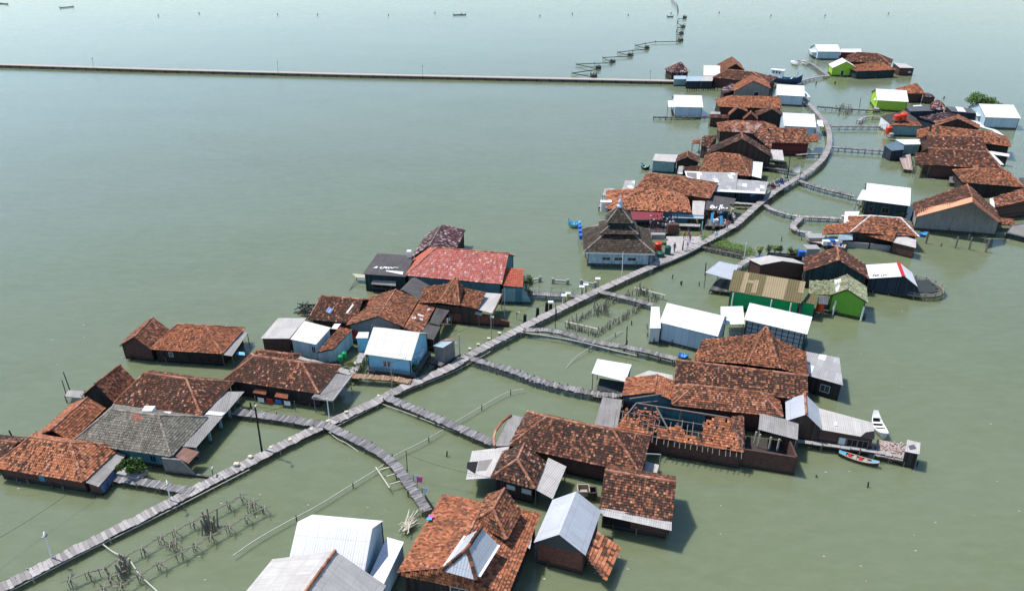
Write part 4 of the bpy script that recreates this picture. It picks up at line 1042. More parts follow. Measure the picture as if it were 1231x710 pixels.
h=H('broad dark plank gable house with an orange ridge, in the middle of the row')
h.fy(X5(205,382),X5(737,408),X5(497,256),X5(492,202),3.0,'dark','wood',ov=.3,cap='ridge')
h.shed([X5(155,310),X5(215,325),X5(290,225),X5(165,235)],(2.8,2.8,3.6,3.2),'brown',name='side_roof',wall='wood',ov=.15)
h.shed([X5(80,290),X5(150,290),X5(150,258),X5(90,262)],(2.2,2.2,2.5,2.5),'orange',name='side_roof',posts=True)
h.shed([X5(728,418),X5(840,432),X5(825,345),X5(728,340)],(2.4,2.4,2.5,2.5),'palegrey',name='porch_roof',posts=True)
h=H('rust tiled hipped house, in front of the broad dark plank gable')
h.fx(X5(140,520),X5(556,562),X5(285,372),X5(468,380),2.9,25,'rust','brick')
h.shed([X5(5,516),X5(235,522),X5(245,470),X5(10,482)],(2.5,2.5,2.8,2.8),'brown',name='side_roof')
h.shed([X5(562,556),X5(650,577),X5(664,446),X5(556,434)],(2.4,2.4,2.8,2.8),'white',name='porch_roof',wall='black',ov=.15)
h=H('small brown gable with a flat pale roof beside it, left edge of the row')
h.fy(Z7(328,155),Z7(614,166),Z7(465,92),Z7(475,15),2.7,'brown','black')
h.shed([Z7(42,132),Z7(325,152),Z7(355,60),Z7(75,50)],(2.6,2.6,3.0,3.0),'palegrey',name='side_roof',wall='tealpale',ov=.15)
h.shed([Z7(345,292),Z7(412,295),Z7(418,195),Z7(365,200)],(2.2,2.2,2.6,2.6),'patchy',name='lean_to_roof')
h=H('long house under patched grey and white sheet roofs, beside the boardwalk')
h.shed([X3(492,230),X3(740,230),X3(750,104),X3(482,96)],(2.7,2.7,3.4,3.4),'patchy',wall='navy',ov=.15)
h.shed([X3(740,230),X3(945,252),X3(968,168),X3(746,150)],(2.6,2.5,2.9,3.0),'patchy',name='side_roof',wall='navy',ov=.15)
h.shed([X3(385,132),X3(484,165),X3(482,96),X3(372,92)],(2.6,2.6,3.0,3.0),'white',name='side_roof')
for px in ([X3(598,148),X3(625,148),X3(630,104),X3(602,104)],[X3(645,150),X3(672,150),X3(678,106),X3(650,106)],[X3(615,195),X3(650,200),X3(655,155),X3(620,152)]):
    h.onroof(px,S['white'],0,.08,'clear_sheet')
h.sheet([X3(492,232),X3(945,254),X3(947,240),X3(495,216)],(2.6,2.75),S['white'],name='eave_sheet')
h.sheet([X3(836,285),X3(918,288),X3(930,250),X3(840,248)],(1.2,2.4),S['blue'],name='hung_tarpaulin')
h=H('market stall under a dark awning with white painted lettering','market_stall','stall')
h.shed([X3(518,366),X3(690,380),X3(696,325),X3(530,302)],(2.6,2.6,3.1,3.1),'dark',posts=True)
h.scribble([[Z2(195,360),Z2(215,310),Z2(240,330),Z2(210,350),Z2(240,370)],[Z2(225,300),Z2(255,320),Z2(250,360),Z2(225,370)],[Z2(268,330),Z2(275,362),Z2(300,355),Z2(310,330)],[Z2(345,390),Z2(375,300),Z2(385,320)],[Z2(378,370),Z2(405,300)],[Z2(395,365),Z2(420,340),Z2(430,365),Z2(455,360)],[Z2(465,345),Z2(490,350),Z2(480,370),Z2(465,360)]],.16,'text')
h.shed([X3(540,302),X3(722,332),X3(738,288),X3(552,262)],(2.5,2.5,2.7,2.7),'dark',name='rear_awning',posts=True)
h.deck([X3(520,480),X3(735,485),X3(735,385),X3(525,370)],.85,'dark')
colr=[D['skyblue'],D['door'],D['cream'],D['tealg'],D['navyp'],D['darkwood'],D['white'],D['wood'],D['mint'],D['black'],D['rail'],D['redp']]
for i in range(26):
    p=P(X3(random.uniform(530,720),random.uniform(385,475)),.9); mb=MB(); hh=random.uniform(.2,.9)
    mb.box(p+V3((0,0,hh/2)),(random.uniform(.15,.4),0,0),(0,random.uniform(.15,.3),0),(0,0,hh/2))
    mb.box(p+V3((0,0,hh+.04)),(random.uniform(.1,.3),0,0),(0,.12,0),(0,0,.04)); h.part(mb,'goods',random.choice(colr))
for (x,y) in ((568,410),(632,430)):
    mb=MB(); mb.slab([P(X3(x-10,y+40),.9),P(X3(x+10,y+40),.9),P(X3(x+12,y-20),2.2),P(X3(x-6,y-20),2.2)],.04); h.part(mb,'hung_cloth',D['skyblue'])

h=H('house with a bright orange hipped roof and a maroon awning, behind the mosque')
h.fx(W13(275,337),W13(762,358),W13(490,222),W13(640,229),2.8,26,'fresh','teal')
h.shed([W13(428,398),W13(597,398),W13(603,350),W13(415,345)],(2.3,2.3,2.7,2.7),'maroon',name='awning',posts=True)
h.shed([W13(765,370),W13(832,372),W13(842,290),W13(770,290)],(2.3,2.3,2.6,2.6),'palegrey',name='porch_roof',posts=True)
h.sheet([W13(655,386),W13(832,392),W13(835,368),W13(650,362)],(1.9,2.3),S['bluegrey'],name='eave_sheet')
h.deck([W13(690,432),W13(812,437),W13(815,420),W13(695,415)],.9,'conc')
h=H('dark rust hipped roof, right behind the bright orange hipped roof')
h.fx(W13(440,222),W13(868,278),W13(522,142),W13(712,150),3.2,22,'rust','brick')
h=H('pale sheet shed with white walls, left of the rust hipped roofs','plank_shed','shed')
h.shed([W13(365,236),W13(436,225),W13(442,174),W13(385,175)],(2.2,2.4,2.7,2.6),'patchy',wall='black',ov=.1)
h=H('rickety pale platform shed over the water, farthest left of the market group','plank_shed','shed')
h.shed([W13(255,258),W13(305,262),W13(322,218),W13(270,222)],(1.9,1.9,2.1,2.1),'patchy',posts=True)
h.deck([W13(235,325),W13(280,330),W13(300,275),W13(250,270)],.8,'grey')

# mosque
h=H('small village mosque with a three tiered dark roof and stained white walls','mosque','mosque')
ze=2.7
A,B=P(W13(150,582),ze),P(W13(556,592),ze); u=(B-A); L=u.length; u.normalize(); pp=V3((-u.y,u.x,0)); dp=L*.86
h.frame(A,u*L,pp*dp,ze)
C0=h.at(.5,.5,0)
def tier(f0,z0,f1,z1,name,wall=None,zw=0,last=False):
    o=[C0+u*L/2*f0*sx+pp*dp/2*f0*sy+V3((0,0,z0)) for sx,sy in ((-1,-1),(1,-1),(1,1),(-1,1))]
    i=[C0+u*L/2*f1*sx+pp*dp/2*f1*sy+V3((0,0,z1)) for sx,sy in ((-1,-1),(1,-1),(1,1),(-1,1))]
    polys=[[o[k],o[(k+1)%4],i[(k+1)%4],i[k]] for k in range(4)]
    return h.roof_planes(polys,'mosque',[(o[k],i[k]) for k in range(4)],'ridgegrey',name=name)
r1=tier(1.0,ze,.44,4.6,'lower_roof')
h.walls('mosque',ov=.75)
for uu in (.3,.5,.72): h.win('f',uu,1.35,1.3,.55,'window','glass','frame')
for (f,za,zb,mt) in ((.44,4.45,5.0,'dkteal'),(.27,5.7,6.6,'dkteal')):
    q=[C0+u*L/2*f*sx+pp*dp/2*f*sy for sx,sy in ((-1,-1),(1,-1),(1,1),(-1,1))]; mb=MB()
    for k in range(4):
        a,b=q[k],q[(k+1)%4]; LL=(b-a).length; mb.face([a+V3((0,0,za)),b+V3((0,0,za)),b+V3((0,0,zb)),a+V3((0,0,zb))],0,[(0,0),(LL,0),(LL,zb-za),(0,zb-za)])
        for j in range(7): mb.beam(a.lerp(b,j/6)+V3((0,0,za)),a.lerp(b,j/6)+V3((0,0,zb)),.09,.09)
    h.part(mb,'clerestory',WM[mt])
h.roof=r1
r2=tier(.54,4.95,.27,5.8,'middle_roof'); r3=tier(.36,6.5,.02,8.6,'upper_roof')
mb=MB(); mb.lathe(C0+V3((0,0,8.5)),[(.45,0),(.5,.25),(.35,.45),(.2,.5),(.28,.7),(.34,.95),(.2,1.25),(.06,1.4),(.05,2.0),(.01,2.3)],12); h.part(mb,'finial',plain('finial_pale_blue',(.45,.52,.62),.4))
n,d=h.planes[3]
h.onroof([W13(262,485),W13(275,440),W13(300,415),W13(300,388),W13(265,400),W13(245,440)],plain('lichen_yellow',(.22,.15,.05),.9,.5),3,.1,'lichen_patch')
mb=MB()
for a,b in ((h.at(0,0,ze-.1),h.at(0,1,ze-.1)),(h.at(0,0,ze-.1),h.at(1,0,ze-.1))): mb.beam(a,b,.1,.2)
h.part(mb,'fascia',D['white'])
# ================================================================== BOARDWALKS
def single(mb, name, mat, label, cat, group=None, at=None, kind=None, smooth=False):
    a=np.array(mb.v); c=a.mean(axis=0); o=mb.build(name,mat,None,(c[0],c[1],0),smooth=smooth); return tag(o,label,cat,group,kind)
def resample(pts, step):
    out=[pts[0]]; 
    for a,b in zip(pts,pts[1:]):
        k=max(1,int((b-a).length/step))
        for i in range(1,k+1): out.append(a.lerp(b,i/k))
    return out
def smooth_pts(pts, n=2):
    for _ in range(n):
        q=[pts[0]]
        for a,b in zip(pts,pts[1:]): q+=[a.lerp(b,.25),a.lerp(b,.75)]
        q.append(pts[-1]); pts=q
    return pts
post_mesh={}
def post_obj(parent, p, z0, z1, r, mat, name='post', lean=.03):
    key=(round(r,3),mat.name)
    if key not in post_mesh:
        m=MB(); m.cyl((0,0,0),(0,0,1),r,r*.85,7); o=m.build('post',mat,None,(0,0,0)); post_mesh[key]=o.data; bpy.data.objects.remove(o)
    o=bpy.data.objects.new(name,post_mesh[key]); COL.objects.link(o)
    if parent: o.parent=parent; o.location=(p.x-parent.location.x,p.y-parent.location.y,z0)
    else: o.location=(p.x,p.y,z0)
    o.scale=(1,1,z1-z0); o.rotation_euler=(random.gauss(0,lean),random.gauss(0,lean),random.random()*6); return o
def boardwalk(label, px, z, w, style='grey', plank=.28, post_step=2.4, rail=None, posts=True, jit=.03, name='boardwalk', group='side footbridges branching off the main boardwalk', pz=.1, postmat=None, beams=True, maxpost=100, gap=.03, skew=.04):
    zs=z if hasattr(z,'__len__') else [z]*len(px)
    pts=[P(p,q) for p,q in zip(px,zs)]
    if len(pts)>2: pts=smooth_pts(pts)
    line=resample(pts,plank)
    t=thing(name,(pts[len(pts)//2].x,pts[len(pts)//2].y,0),label,'boardwalk' if name=='boardwalk' else 'footbridge',group)
    mb=MB(); side=[]
    drift=0
    for i,(a,b) in enumerate(zip(line,line[1:])):
        d=(b-a); L=d.length; d.normalize(); n=V3((-d.y,d.x,0)).normalized(); drift=drift*.9+random.gauss(0,.01)
        ww=w/2+random.gauss(0,jit); e=random.gauss(0,jit); dz=V3((0,0,random.gauss(0,.012)+drift)); sk=d*random.gauss(0,skew)
        a2=a+d*gap*.5; b2=b-d*gap*.5
        mb.slab([a2-n*(ww-e)-sk+dz,b2-n*(ww-e)-sk+dz,b2+n*(ww+e)+sk+dz,a2+n*(ww+e)+sk+dz],.055)
        side.append((a,n))
    mb.build('deck',PL[style],t)
    if beams:
        for s_ in (-1,1):
            mb=MB(); q=[a+n*s_*(w/2-.1)-V3((0,0,.14)) for a,n in side[::4]]+[side[-1][0]+side[-1][1]*s_*(w/2-.1)-V3((0,0,.14))]
            for a,b in zip(q,q[1:]): mb.beam(a,b,.1,.17)
            mb.build('stringer',D['darkwood'],t)
    k=max(1,int(post_step/plank)); cnt=0; pm=postmat or D['wood']
    if posts:
        for i in range(0,len(side),k):
            a,n=side[i]
            for s_ in (-1,1):
                if cnt>=maxpost: break
                post_obj(t,a+n*s_*(w/2-.02),-.7,a.z+pz+(random.random()*.25 if random.random()<.3 else 0),.075,pm); cnt+=1
    if rail:
        for s_ in rail:
            mb=MB(); q=[a+n*s_*(w/2+.02)+V3((0,0,.85)) for a,n in side[::5]]
            for a,b in zip(q,q[1:]): mb.beam(a,b,.05,.05)
            for a in q: mb.cyl(a-V3((0,0,1.3)),a+V3((0,0,.05)),.035,.03,5)
            mb.build('railing',D['rail'],t)
    return t,side
mainpx=[(-60,737),(0,707),(65,673.6),(130,641),(195,609),(255,577),(310,550),(347,530),(392,509.5),(440,487.5),(464.3,475.5),(494.8,460),(545.5,440),(557,430),(624.5,395),(675,369.5),(720,348),(760,330),(785,319.5),(806,307.5),(842,293),(868,278.7),(885,269.4),(902,253.4),(915.5,242),(931,230),(947,220),(962,211.5),(979.4,200.5),(991,189),(997,175.5),(997.7,163.6),(995.5,152),(988,141.7),(979.4,132),(966,117)]
mz=[.65]*11+[.75,.8,.8]+[.85]*6+[.9,.9,.95,1.0,1.1,1.2,1.2,1.2,1.2,1.25,1.25,1.2,1.1,1.0,.95,.9]
MAIN,MSIDE=boardwalk('main plank boardwalk running the length of the village from lower left to the far bend',mainpx,mz,1.25,'main',plank=.30,post_step=5.2,group=None,name='boardwalk',pz=-.05,postmat=D['concpost'],jit=.03,gap=.02,skew=.02,maxpost=100)
# dense columns under the tall curved stretch
def side_at(i): return MSIDE[i]
for hh in HS:
    n_=0
    for wc in hh.allwc:
        c_=sum(wc,V3())/len(wc)
        for a,b in zip(wc,wc[1:]+wc[:1]):
            d=b-a; L=d.length
            if L<1.2: continue
            d=d/L; n=V3((d.y,-d.x,0)); m=(a+b)/2
            if n.dot(m-c_)<0: n=-n
            if n.dot(-m)<-.5*m.length: continue
            for i in range(max(1,int(L/2.1))):
                if n_>=26: break
                q_=a+d*((i+random.uniform(.3,.8))*2.1 if L>2.2 else L/2)+n*random.uniform(.1,.3); post_obj(hh.th,q_,-.6,random.uniform(.25,.95),.075,random.choice((D['wood'],D['darkwood'],D['darkwood'])),'stilt',.05); n_+=1
EN='side footbridges branching off the main boardwalk'
boardwalk('short dark footbridge from the bright orange roofed house to the main boardwalk',[(137.3,573),(180,580),(231,590)],.7,1.0,'grey',name='footbridge',group=EN)
boardwalk('grey footbridge from the long plank porch to the main boardwalk',[(281,494),(328,500),(391,510)],.7,1.15,'grey',name='footbridge',group=EN)
boardwalk('long curved footbridge leading down to the big orange roof with the zinc dormer',[(393,511),(420,524),(446.6,537),(469.4,551),(492.2,581),(514,613)],.75,1.05,'grey',name='footbridge',group=EN)
boardwalk('straight grey footbridge ending at the concrete porch of the large dark brown hipped house',[(464.3,477),(528,503),(593,532)],.75,1.1,'grey',name='footbridge',group=EN)
boardwalk('rough dark footbridge on close set posts curving to the open white shelter',[(566.8,430.5),(588,437),(610.4,443.5),(661,461.5),(714.6,472.5),(748,475)],.85,1.0,'grey',name='footbridge',group=EN,post_step=1.0,jit=.08,maxpost=90)
t5,s5=boardwalk('long footbridge with a pale pipe rail, leading to the block with the tall peaked roof',[(630,396),(666.8,396),(709,410),(759.7,417.5),(813,431)],.95,.95,'grey',name='footbridge',group=EN,post_step=1.5,pz=.05)
boardwalk('narrow footbridge crossing the stick pens to the pale blue grey white roofed house',[(720.6,350),(751.8,357.5),(785,366)],.8,1.0,'grey',name='footbridge',group=EN)
boardwalk('railed grey footbridge from the red roofed hall to the main boardwalk',[(634,351.5),(679,355),(698,355.5)],.8,1.1,'grey',name='footbridge',group=EN,rail=(-1,1))
boardwalk('weedy pale footbridge from the plaza to the pale grey gable',[(842,296),(868,302),(894,307)],.6,.7,'dark',name='footbridge',group=EN,post_step=1.0)
boardwalk('short pale ramp beside the silver sheet shelter',[(906,308),(885,321)],.9,1.0,'main',name='footbridge',group=EN)
boardwalk('grey footbridge from the curve of the main boardwalk to the bright white netted house',[(960.6,217),(987.6,226),(1030,236)],.95,1.1,'grey',name='footbridge',group=EN,post_step=1.6)
boardwalk('winding footbridge from the main boardwalk toward the hipped roof with white ridge caps',[(920,246),(930,253),(959,260),(1001,261.5),(1012,262)],.8,1.0,'main',name='footbridge',group=EN,post_step=1.6)
boardwalk('zigzag branch of the winding footbridge ending at the pinkish deck',[(963,261),(948.7,275),(976,280.5)],.8,1.1,'main',name='footbridge',group=EN)
boardwalk('footbridge from the boardwalk curve toward the red water tanks',[(999,151.5),(1030,151.5),(1059,152)],.9,1.1,'grey',name='footbridge',group=EN,post_step=1.8)
boardwalk('footbridge on white posts toward the steel blue gable',[(999,176.5),(1030,178.5),(1064,181)],1.0,1.1,'grey',name='footbridge',group=EN,post_step=1.6,postmat=D['concpost'])
boardwalk('footbridge from the boardwalk toward the lime green house above the tanks',[(983,128),(1020,131),(1060,133)],.8,.9,'dark',name='footbridge',group=EN,post_step=1.8)
boardwalk('pale pier frame between two footbridges left of the red tanks',[(1032,145),(1040,139.5),(1058,140)],.9,.8,'conc',name='footbridge',group=EN)
boardwalk('thin dark landing either side of the white roofed house standing alone',[(786,140.5),(820,141),(854,140)],.7,.8,'dark',name='footbridge',group=EN,post_step=1.6)
boardwalk('pale curved footbridge to the lime green corner house at top right',[(958,98.5),(972,94),(985,91.8),(996,91)],.8,1.2,'conc',name='footbridge',group=EN)
boardwalk('footbridge from the lime green corner house to the farthest white house',[(996,91),(985,83),(975,75.5),(960,72.5)],.8,1.2,'main',name='footbridge',group=EN)
boardwalk('brown plank landing in front of the light blue house',[(421,451),(446,452.5),(471,454),(494,458)],.95,1.0,'brown',name='footbridge',group=EN)
boardwalk('pale concrete path behind the black walled brown roof, along the three small sheds',[(348,427),(386,438),(426,449)],1.0,1.0,'conc',name='footbridge',group=EN,plank=.9)
boardwalk('short pale path to the small rusty tiled shed',[(424,447),(428,440),(436,424)],1.0,.9,'conc',name='footbridge',group=EN,plank=.9)
boardwalk('long pale beam pier under the plank house with the boats',[(959,529),(1005,535.5),(1051,542),(1086,549)],.85,.55,'conc',name='footbridge',group=EN,plank=.7,post_step=3)
boardwalk('short landing from the boardwalk to the market stall',[(882,243.5),(909,245.5)],1.1,.9,'conc',name='footbridge',group=EN)
boardwalk('grey landing among posts inside the curve of the boardwalk',[(916,200),(938,203),(956,206.5)],.9,1.2,'dark',name='footbridge',group=EN)
boardwalk('second landing behind it, beside the broad dark plank gable',[(920,192.5),(945,196)],.9,1.2,'dark',name='footbridge',group=EN)
boardwalk('rickety landing inside the curve beside the maroon house',[(958,186),(975,184.5),(988,185)],.9,.8,'grey',name='footbridge',group=EN)
# paved square beside the mosque
mb=MB(); q=[P(p,.82) for p in (Y1(415,345),Y1(845,345),Y1(842,465),Y1(655,560),Y1(470,640),Y1(300,705),Y1(270,650),Y1(430,560))]
mb.slab(q,.3); o=single(mb,'pavement',sheet_mat('paving_pale',(.40,.37,.355),.06,.4,(.22,.2,.19),2.0,.9,bumps=.03),'pale paved square between the mosque and the market','pavement',kind='structure')
# pipe rail on the pale piped footbridge
mb=MB(); pp_=[P(p,.75) for p in (W22(300,280),W22(450,300),W22(600,330),W22(690,355),W22(800,380))]; mb.tube(smooth_pts(pp_,1),.07); single(mb,'water_pipe',D['pipe'],'pale pipe running along the side of the long footbridge to the peaked block','pipe','pale water pipes')

# ------------------------------------------------------------------ causeway, lamp posts
mb=MB(); q=[P(p,1.0) for p in ((-120,74.2),(0,77.3),(200,83.4),(420,88.9),(614,93.0),(740,95.6),(812,97.0))]
top=[]; 
for a,b in zip(q,q[1:]):
    n=V3((-(b-a).y,(b-a).x,0)).normalized()*1.25; mb.slab([a-n,b-n,b+n,a+n],.3)
c=thing('causeway',(q[3].x,q[3].y,0),'long thin concrete causeway on dark piles crossing the open sea','causeway'); mb.build('deck',plain('causeway_concrete',(.40,.34,.29),.85,.2),c)
mb=MB()
for a,b in zip(q,q[1:]):
    n=V3((-(b-a).y,(b-a).x,0)).normalized(); mb.beam(a-n*1.05-V3((0,0,.5)),b-n*1.05-V3((0,0,.5)),.2,.4); mb.beam(a+n*1.05-V3((0,0,.55)),b+n*1.05-V3((0,0,.55)),.2,.6)
mb.build('side_beam',D['darkwood'],c)
line=resample(q,4.2)
for i,p in enumerate(line[:100]): post_obj(c,p-V3((0,1.2,0)),-.8,.85,.2,D['black'],lean=0)
def pole(base, top, label, name='lamp_post', cat='lamp post', r=.06, mat='steel', z=.7, head=True, group=None, h=None):
    b=P(base,z); n=math.hypot(b.x,b.y-0)
    # height from the apparent length
    t_=P(top,0); hgt=h
    if hgt is None:
        o=V3((0,0,HCAM)); rr=ray(top); k=b.y/rr.y; hgt=max(1.0,(o+rr*k).z-z)
    o=thing(name,(b.x,b.y,0),label,cat,group)
    mb=MB(); lx=(ray(top)*(b.y/ray(top).y)).x-b.x
    tp=V3((b.x+lx*.5,b.y,z+hgt)); mb.cyl((b.x,b.y,-.5),tp,r,r*.7,7); mb.build('pole',D[mat],o)
    if head:
        mb=MB(); mb.beam(tp,tp+V3((.25,-.45,.06)),.05,.05); mb.build('arm',D[mat],o)
        mb=MB(); mb.box(tp+V3((.3,-.55,.05)),(.1,0,0),(0,.2,0),(0,0,.05)); mb.box(tp+V3((0,0,-.35)),(.12,0,0),(0,.09,0),(0,0,.16)); mb.build('lamp_head',D['concpost'],o)
    return o
G='thin lamp posts on the causeway'
for i,(b,t_) in enumerate((((112,81.3),(111.9,69.5)),((334.4,87.5),(334,73.5)),((508,91.3),(508,78.5)),((781.7,96.8),(781.7,84.7)))):
    pole(b,t_,ORD[i]+' lamp post from the left on the long causeway',r=.07,mat='rail',z=1.0,group=G)
pole((61.3,670),(56.8,639),'white lamp post standing on the lowest stretch of the main boardwalk',r=.08,mat='white',z=.65)
pole((203.8,601),(202.8,577),'white lamp post with a yellow clamp where the short dark footbridge joins','lamp_post',r=.07,mat='white',z=.65)
pole((395.5,502),(394,478),'white pole in front of the black walled brown roofed house',r=.07,mat='white',z=.65,head=False,name='pole',cat='pole')
pole((748.2,328),(747.8,303),'white pole on the boardwalk in front of the mosque',r=.07,mat='white',z=.8,head=False,name='pole',cat='pole')
pole((314.7,543),(308.8,484),'tall dark wooden utility pole beside the main boardwalk','utility_pole','utility pole',r=.11,mat='black',z=.2)
pole((590.7,406),(590,379),'grey lamp post where the main boardwalk passes the brown yard wall',r=.06,mat='rail',z=.8)
pole((606.8,384),(606.8,346),'thin grey pole against the curved teal end wall','pole','pole',r=.06,mat='rail',z=.2,head=False)
pole((667.6,393),(667.6,360),'thin dark pole beside the yellow capped pillars','pole','pole',r=.05,mat='black',z=.2,head=False)
pole((552.6,425),(551.8,401),'short grey pole beside the street kiosk','pole','pole',r=.1,mat='steel',z=.7,head=False)
pole((471,467.5),(471,441),'thin pole in front of the light blue house','pole','pole',r=.05,mat='rail',z=.7,head=False)
pole((947,213),(948.7,182.5),'dark pole inside the curve, beside the brown landing','pole','pole',r=.1,mat='black',z=.3,head=False)
pole((961.8,214),(962.6,199),'dark pole at the edge of the boardwalk curve','pole','pole',r=.08,mat='black',z=1.2,head=False)
pole((843,285),(844,266),'pale blue and white pole at the corner of the paved square','pole','pole',r=.12,mat='mint',z=.8,head=False)
pole((813,275),(815,247.5),'dark pole in front of the maroon awning','pole','pole',r=.1,mat='navyp',z=.8,head=False)
pole((895,309),(896.5,292),'white post with blue flags on the weedy footbridge','pole','pole',r=.09,mat='white',z=.6,head=False)
pole((490.2,574.5),(489,541.5),'thin dark stake beside the long curved footbridge','pole','pole',r=.05,mat='black',z=0,head=False)
pole((753,417),(753,392),'tall dark stake standing by the far side of the long piped footbridge','pole','pole',r=.08,mat='black',z=0,head=False)
pole((1033.5,129.5),(1033.5,117.5),'thin stake beside the footbridge to the lime green house','pole','pole',r=.08,mat='black',z=0,head=False)
pole((958,100),(959,86),'dark mast post beside the blue fishing boat','pole','pole',r=.07,mat='black',z=0,head=False)
# ------------------------------------------------------------------ bollards and pillars by the boardwalk
G='pale blocks along the main boardwalk'
bl=[W2(230,540),W2(275,514),W2(342,480),W2(405,456),W2(475,421),W2(530,395),W2(590,366),X8(208,676),W22(88,350),W22(124,331),W22(169,308),W22(215,285)]
bproto=None
def bollard():
    mb=MB(); mb.cyl((0,0,-.5),(0,0,.72),.17,.15,8); o=thing('bollard',(0,0,0),'x','bollard'); mb.build('pillar',D['concpost'],o)
    mb=MB(); mb.box((0,0,.78),(.24,0,0),(0,.2,0),(0,0,.08)); mb.box((0,0,.87),(.17,0,0),(0,.14,0),(0,0,.03)); mb.build('cap',D['cream'],o); return o
bproto=bollard()
def copy_tree(o,loc,label,rz=0,sc_=1.0,group=None):
    r=o.copy(); COL.objects.link(r); r.location=loc; r.rotation_euler=(0,0,rz); r.scale=(sc_,)*3; r['label']=label
    if group: r['group']=group
    for ch in o.children:
        c=ch.copy(); COL.objects.link(c); c.parent=r
    return r
for i,b in enumerate(bl):
    p=P(b,.8); lab='pale capped bollard beside the main boardwalk, %s counting up from the lower left'%ORD[i]
    if i==0: bproto.location=(p.x,p.y,.1); bproto['label']=lab; bproto['group']=G
    else: copy_tree(bproto,(p.x,p.y,.1),lab,random.uniform(-.4,.4),random.uniform(.7,.95),G)
bproto['group']=G
G='white capped pillars by the railed footbridge'
prot=None
for i,(b,mt) in enumerate(((Y7(290,262),'cream'),(Y7(328,242),'yellow'),(Y7(455,180),'cream'),(Y7(492,160),'cream'),(Y7(602,105),'cream'),(Y7(168,325),'black'))):
    p=P(b,.2); lab=['cream pillar with a white cap, lowest of a pair left of the boardwalk','yellow pillar with a white cap, beside a cream one','cream pillar in the upper pair, the nearer one','cream pillar in the upper pair, the farther one','cream pillar standing alone by the broken beam','charred dark pillar with a white cap'][i]
    o=thing('pillar',(p.x,p.y,0),lab,'pillar',G); mb=MB(); mb.cyl((p.x,p.y,-.5),(p.x,p.y,1.35),.24,.22,8); mb.build('shaft',D[mt],o)
    mb=MB(); mb.box((p.x,p.y,1.42),(.36,0,0),(0,.3,0),(0,0,.09)); mb.build('cap',D['white'],o)
for i,b in enumerate((W22(322,245),W22(376,216),W22(415,192),W22(432,186))):
    p=P(b,.0); mb=MB(); mb.cyl((p.x,p.y,-.5),(p.x+.05,p.y,1.4),.27,.22,7); single(mb,'pile',D['black'],'charred black pile beside the main boardwalk, %s from the lower left'%ORD[i],'pile','charred piles')
for i,(a,b) in enumerate(((W22(345,70),W22(388,62)),(W22(442,70),W22(506,74)),(W22(563,76),W22(622,86)))):
    p,q_=P(a,.1),P(b,.1); mb=MB(); mb.beam(p+V3((0,0,.4)),q_+V3((0,0,.4)),.3,.2); 
    for e in (p,q_): mb.cyl(e-V3((0,0,.6)),e+V3((0,0,.75)),.25,.22,7)
    single(mb,'sunken_beam',D['concpost'],'broken concrete beam in the water near the red hall, %s from the left'%ORD[i],'beam','broken beams')
# ------------------------------------------------------------------ pipes on stakes
def pipe(px, z, label, r=.07, stakes=3.0, mat='pipe', cl=True):
    zs=z if hasattr(z,'__len__') else [z]*len(px)
    pts=smooth_pts([P(p,q_) for p,q_ in zip(px,zs)],2); c=pts[len(pts)//2]; o=thing('water_pipe',(c.x,c.y,0),label,'pipe','pale water pipes')
    mb=MB(); mb.tube(pts,r*.72); mb.build('pipe',D[mat],o)
    if stakes:
        acc=0
        for a,b in zip(pts,pts[1:]):
            acc+=(b-a).length
            if acc>stakes: acc=0; post_obj(o,b,-.6,b.z+.22,.06,D['darkwood'],'stake')
    return o
pipe([W6(0,495),W6(145,392),W6(365,270),W6(530,185),W6(670,95),W6(830,0),W21(520,465)],.45,'long pale pipe on stakes, from the bottom left water to the curved footbridge',.08,6)
pipe([W21(545,440),W21(600,405),W21(690,365),W21(800,300)],.5,'pale pipe between the curved and the straight footbridge',.07,5)
pipe([W21(840,275),W21(940,215),W21(1050,150),W21(1110,120),W21(1180,108)],.5,'pale pipe running from the straight footbridge toward open water',.07,4)
pipe([W22(498,437),W22(530,395),W22(580,357),W22(690,300),W22(740,276)],[0,.3,.6,.4,.2],'pale pipe leaving the long piped footbridge for the stick pens',.06,5)
pipe([W24(20,425),W24(90,480),W24(155,495),W24(190,530),W24(240,610),W24(300,665),W24(360,720)],[.5,.3,.7,.5,.6,.4,.4],'thick pale hose hanging across the two post racks at lower left',.08,0)
pipe([(-40,733),(15,709),(80,674),(150,640),(218,606),(300,564)],.45,'pale pipe strapped along the lowest stretch of the main boardwalk',.07,0)
pipe([(395,517),(440,494),(480,473),(520,457),(552,444),(590,422)],.4,'pale pipe along the middle stretch of the main boardwalk',.06,0)
pipe([W21(510,178),W21(640,225),W21(760,272),W21(860,312)],.35,'pale pipe along the side of the straight grey footbridge',.06,0)
pipe([W21(252,305),W21(290,340),W21(345,365),W21(398,405)],[.5,.4,.3,.05],'short pale pipe dipping into the water by the curved footbridge',.06,0)
mb=MB()
for a,b in (((480,478),(545,575)),((490,495),(545,478)),((530,522),(570,510)),((545,560),(595,545))): mb.beam(P(W21(*a),.7),P(W21(*b),.7),.1,.1)
for a in ((545,575),(485,480),(535,560)): mb.cyl(P(W21(*a),-.5),P(W21(*a),.75),.06,.05,5)
single(mb,'bamboo_scaffold',D['palebamboo'],'pale bamboo frame fixed to the side of the curved footbridge','frame')
mb=MB()
for i in range(46):
    a=P(W7(random.uniform(58,100),random.uniform(455,500)),.3+random.random()*.3); b=P(W7(random.uniform(95,138),random.uniform(405,460)),.35+random.random()*.3)
    mb.cyl(a,b,.045,.035,5)
single(mb,'driftwood_pile',D['palebamboo'],'heap of pale sticks in the water by the big orange roof','sticks')
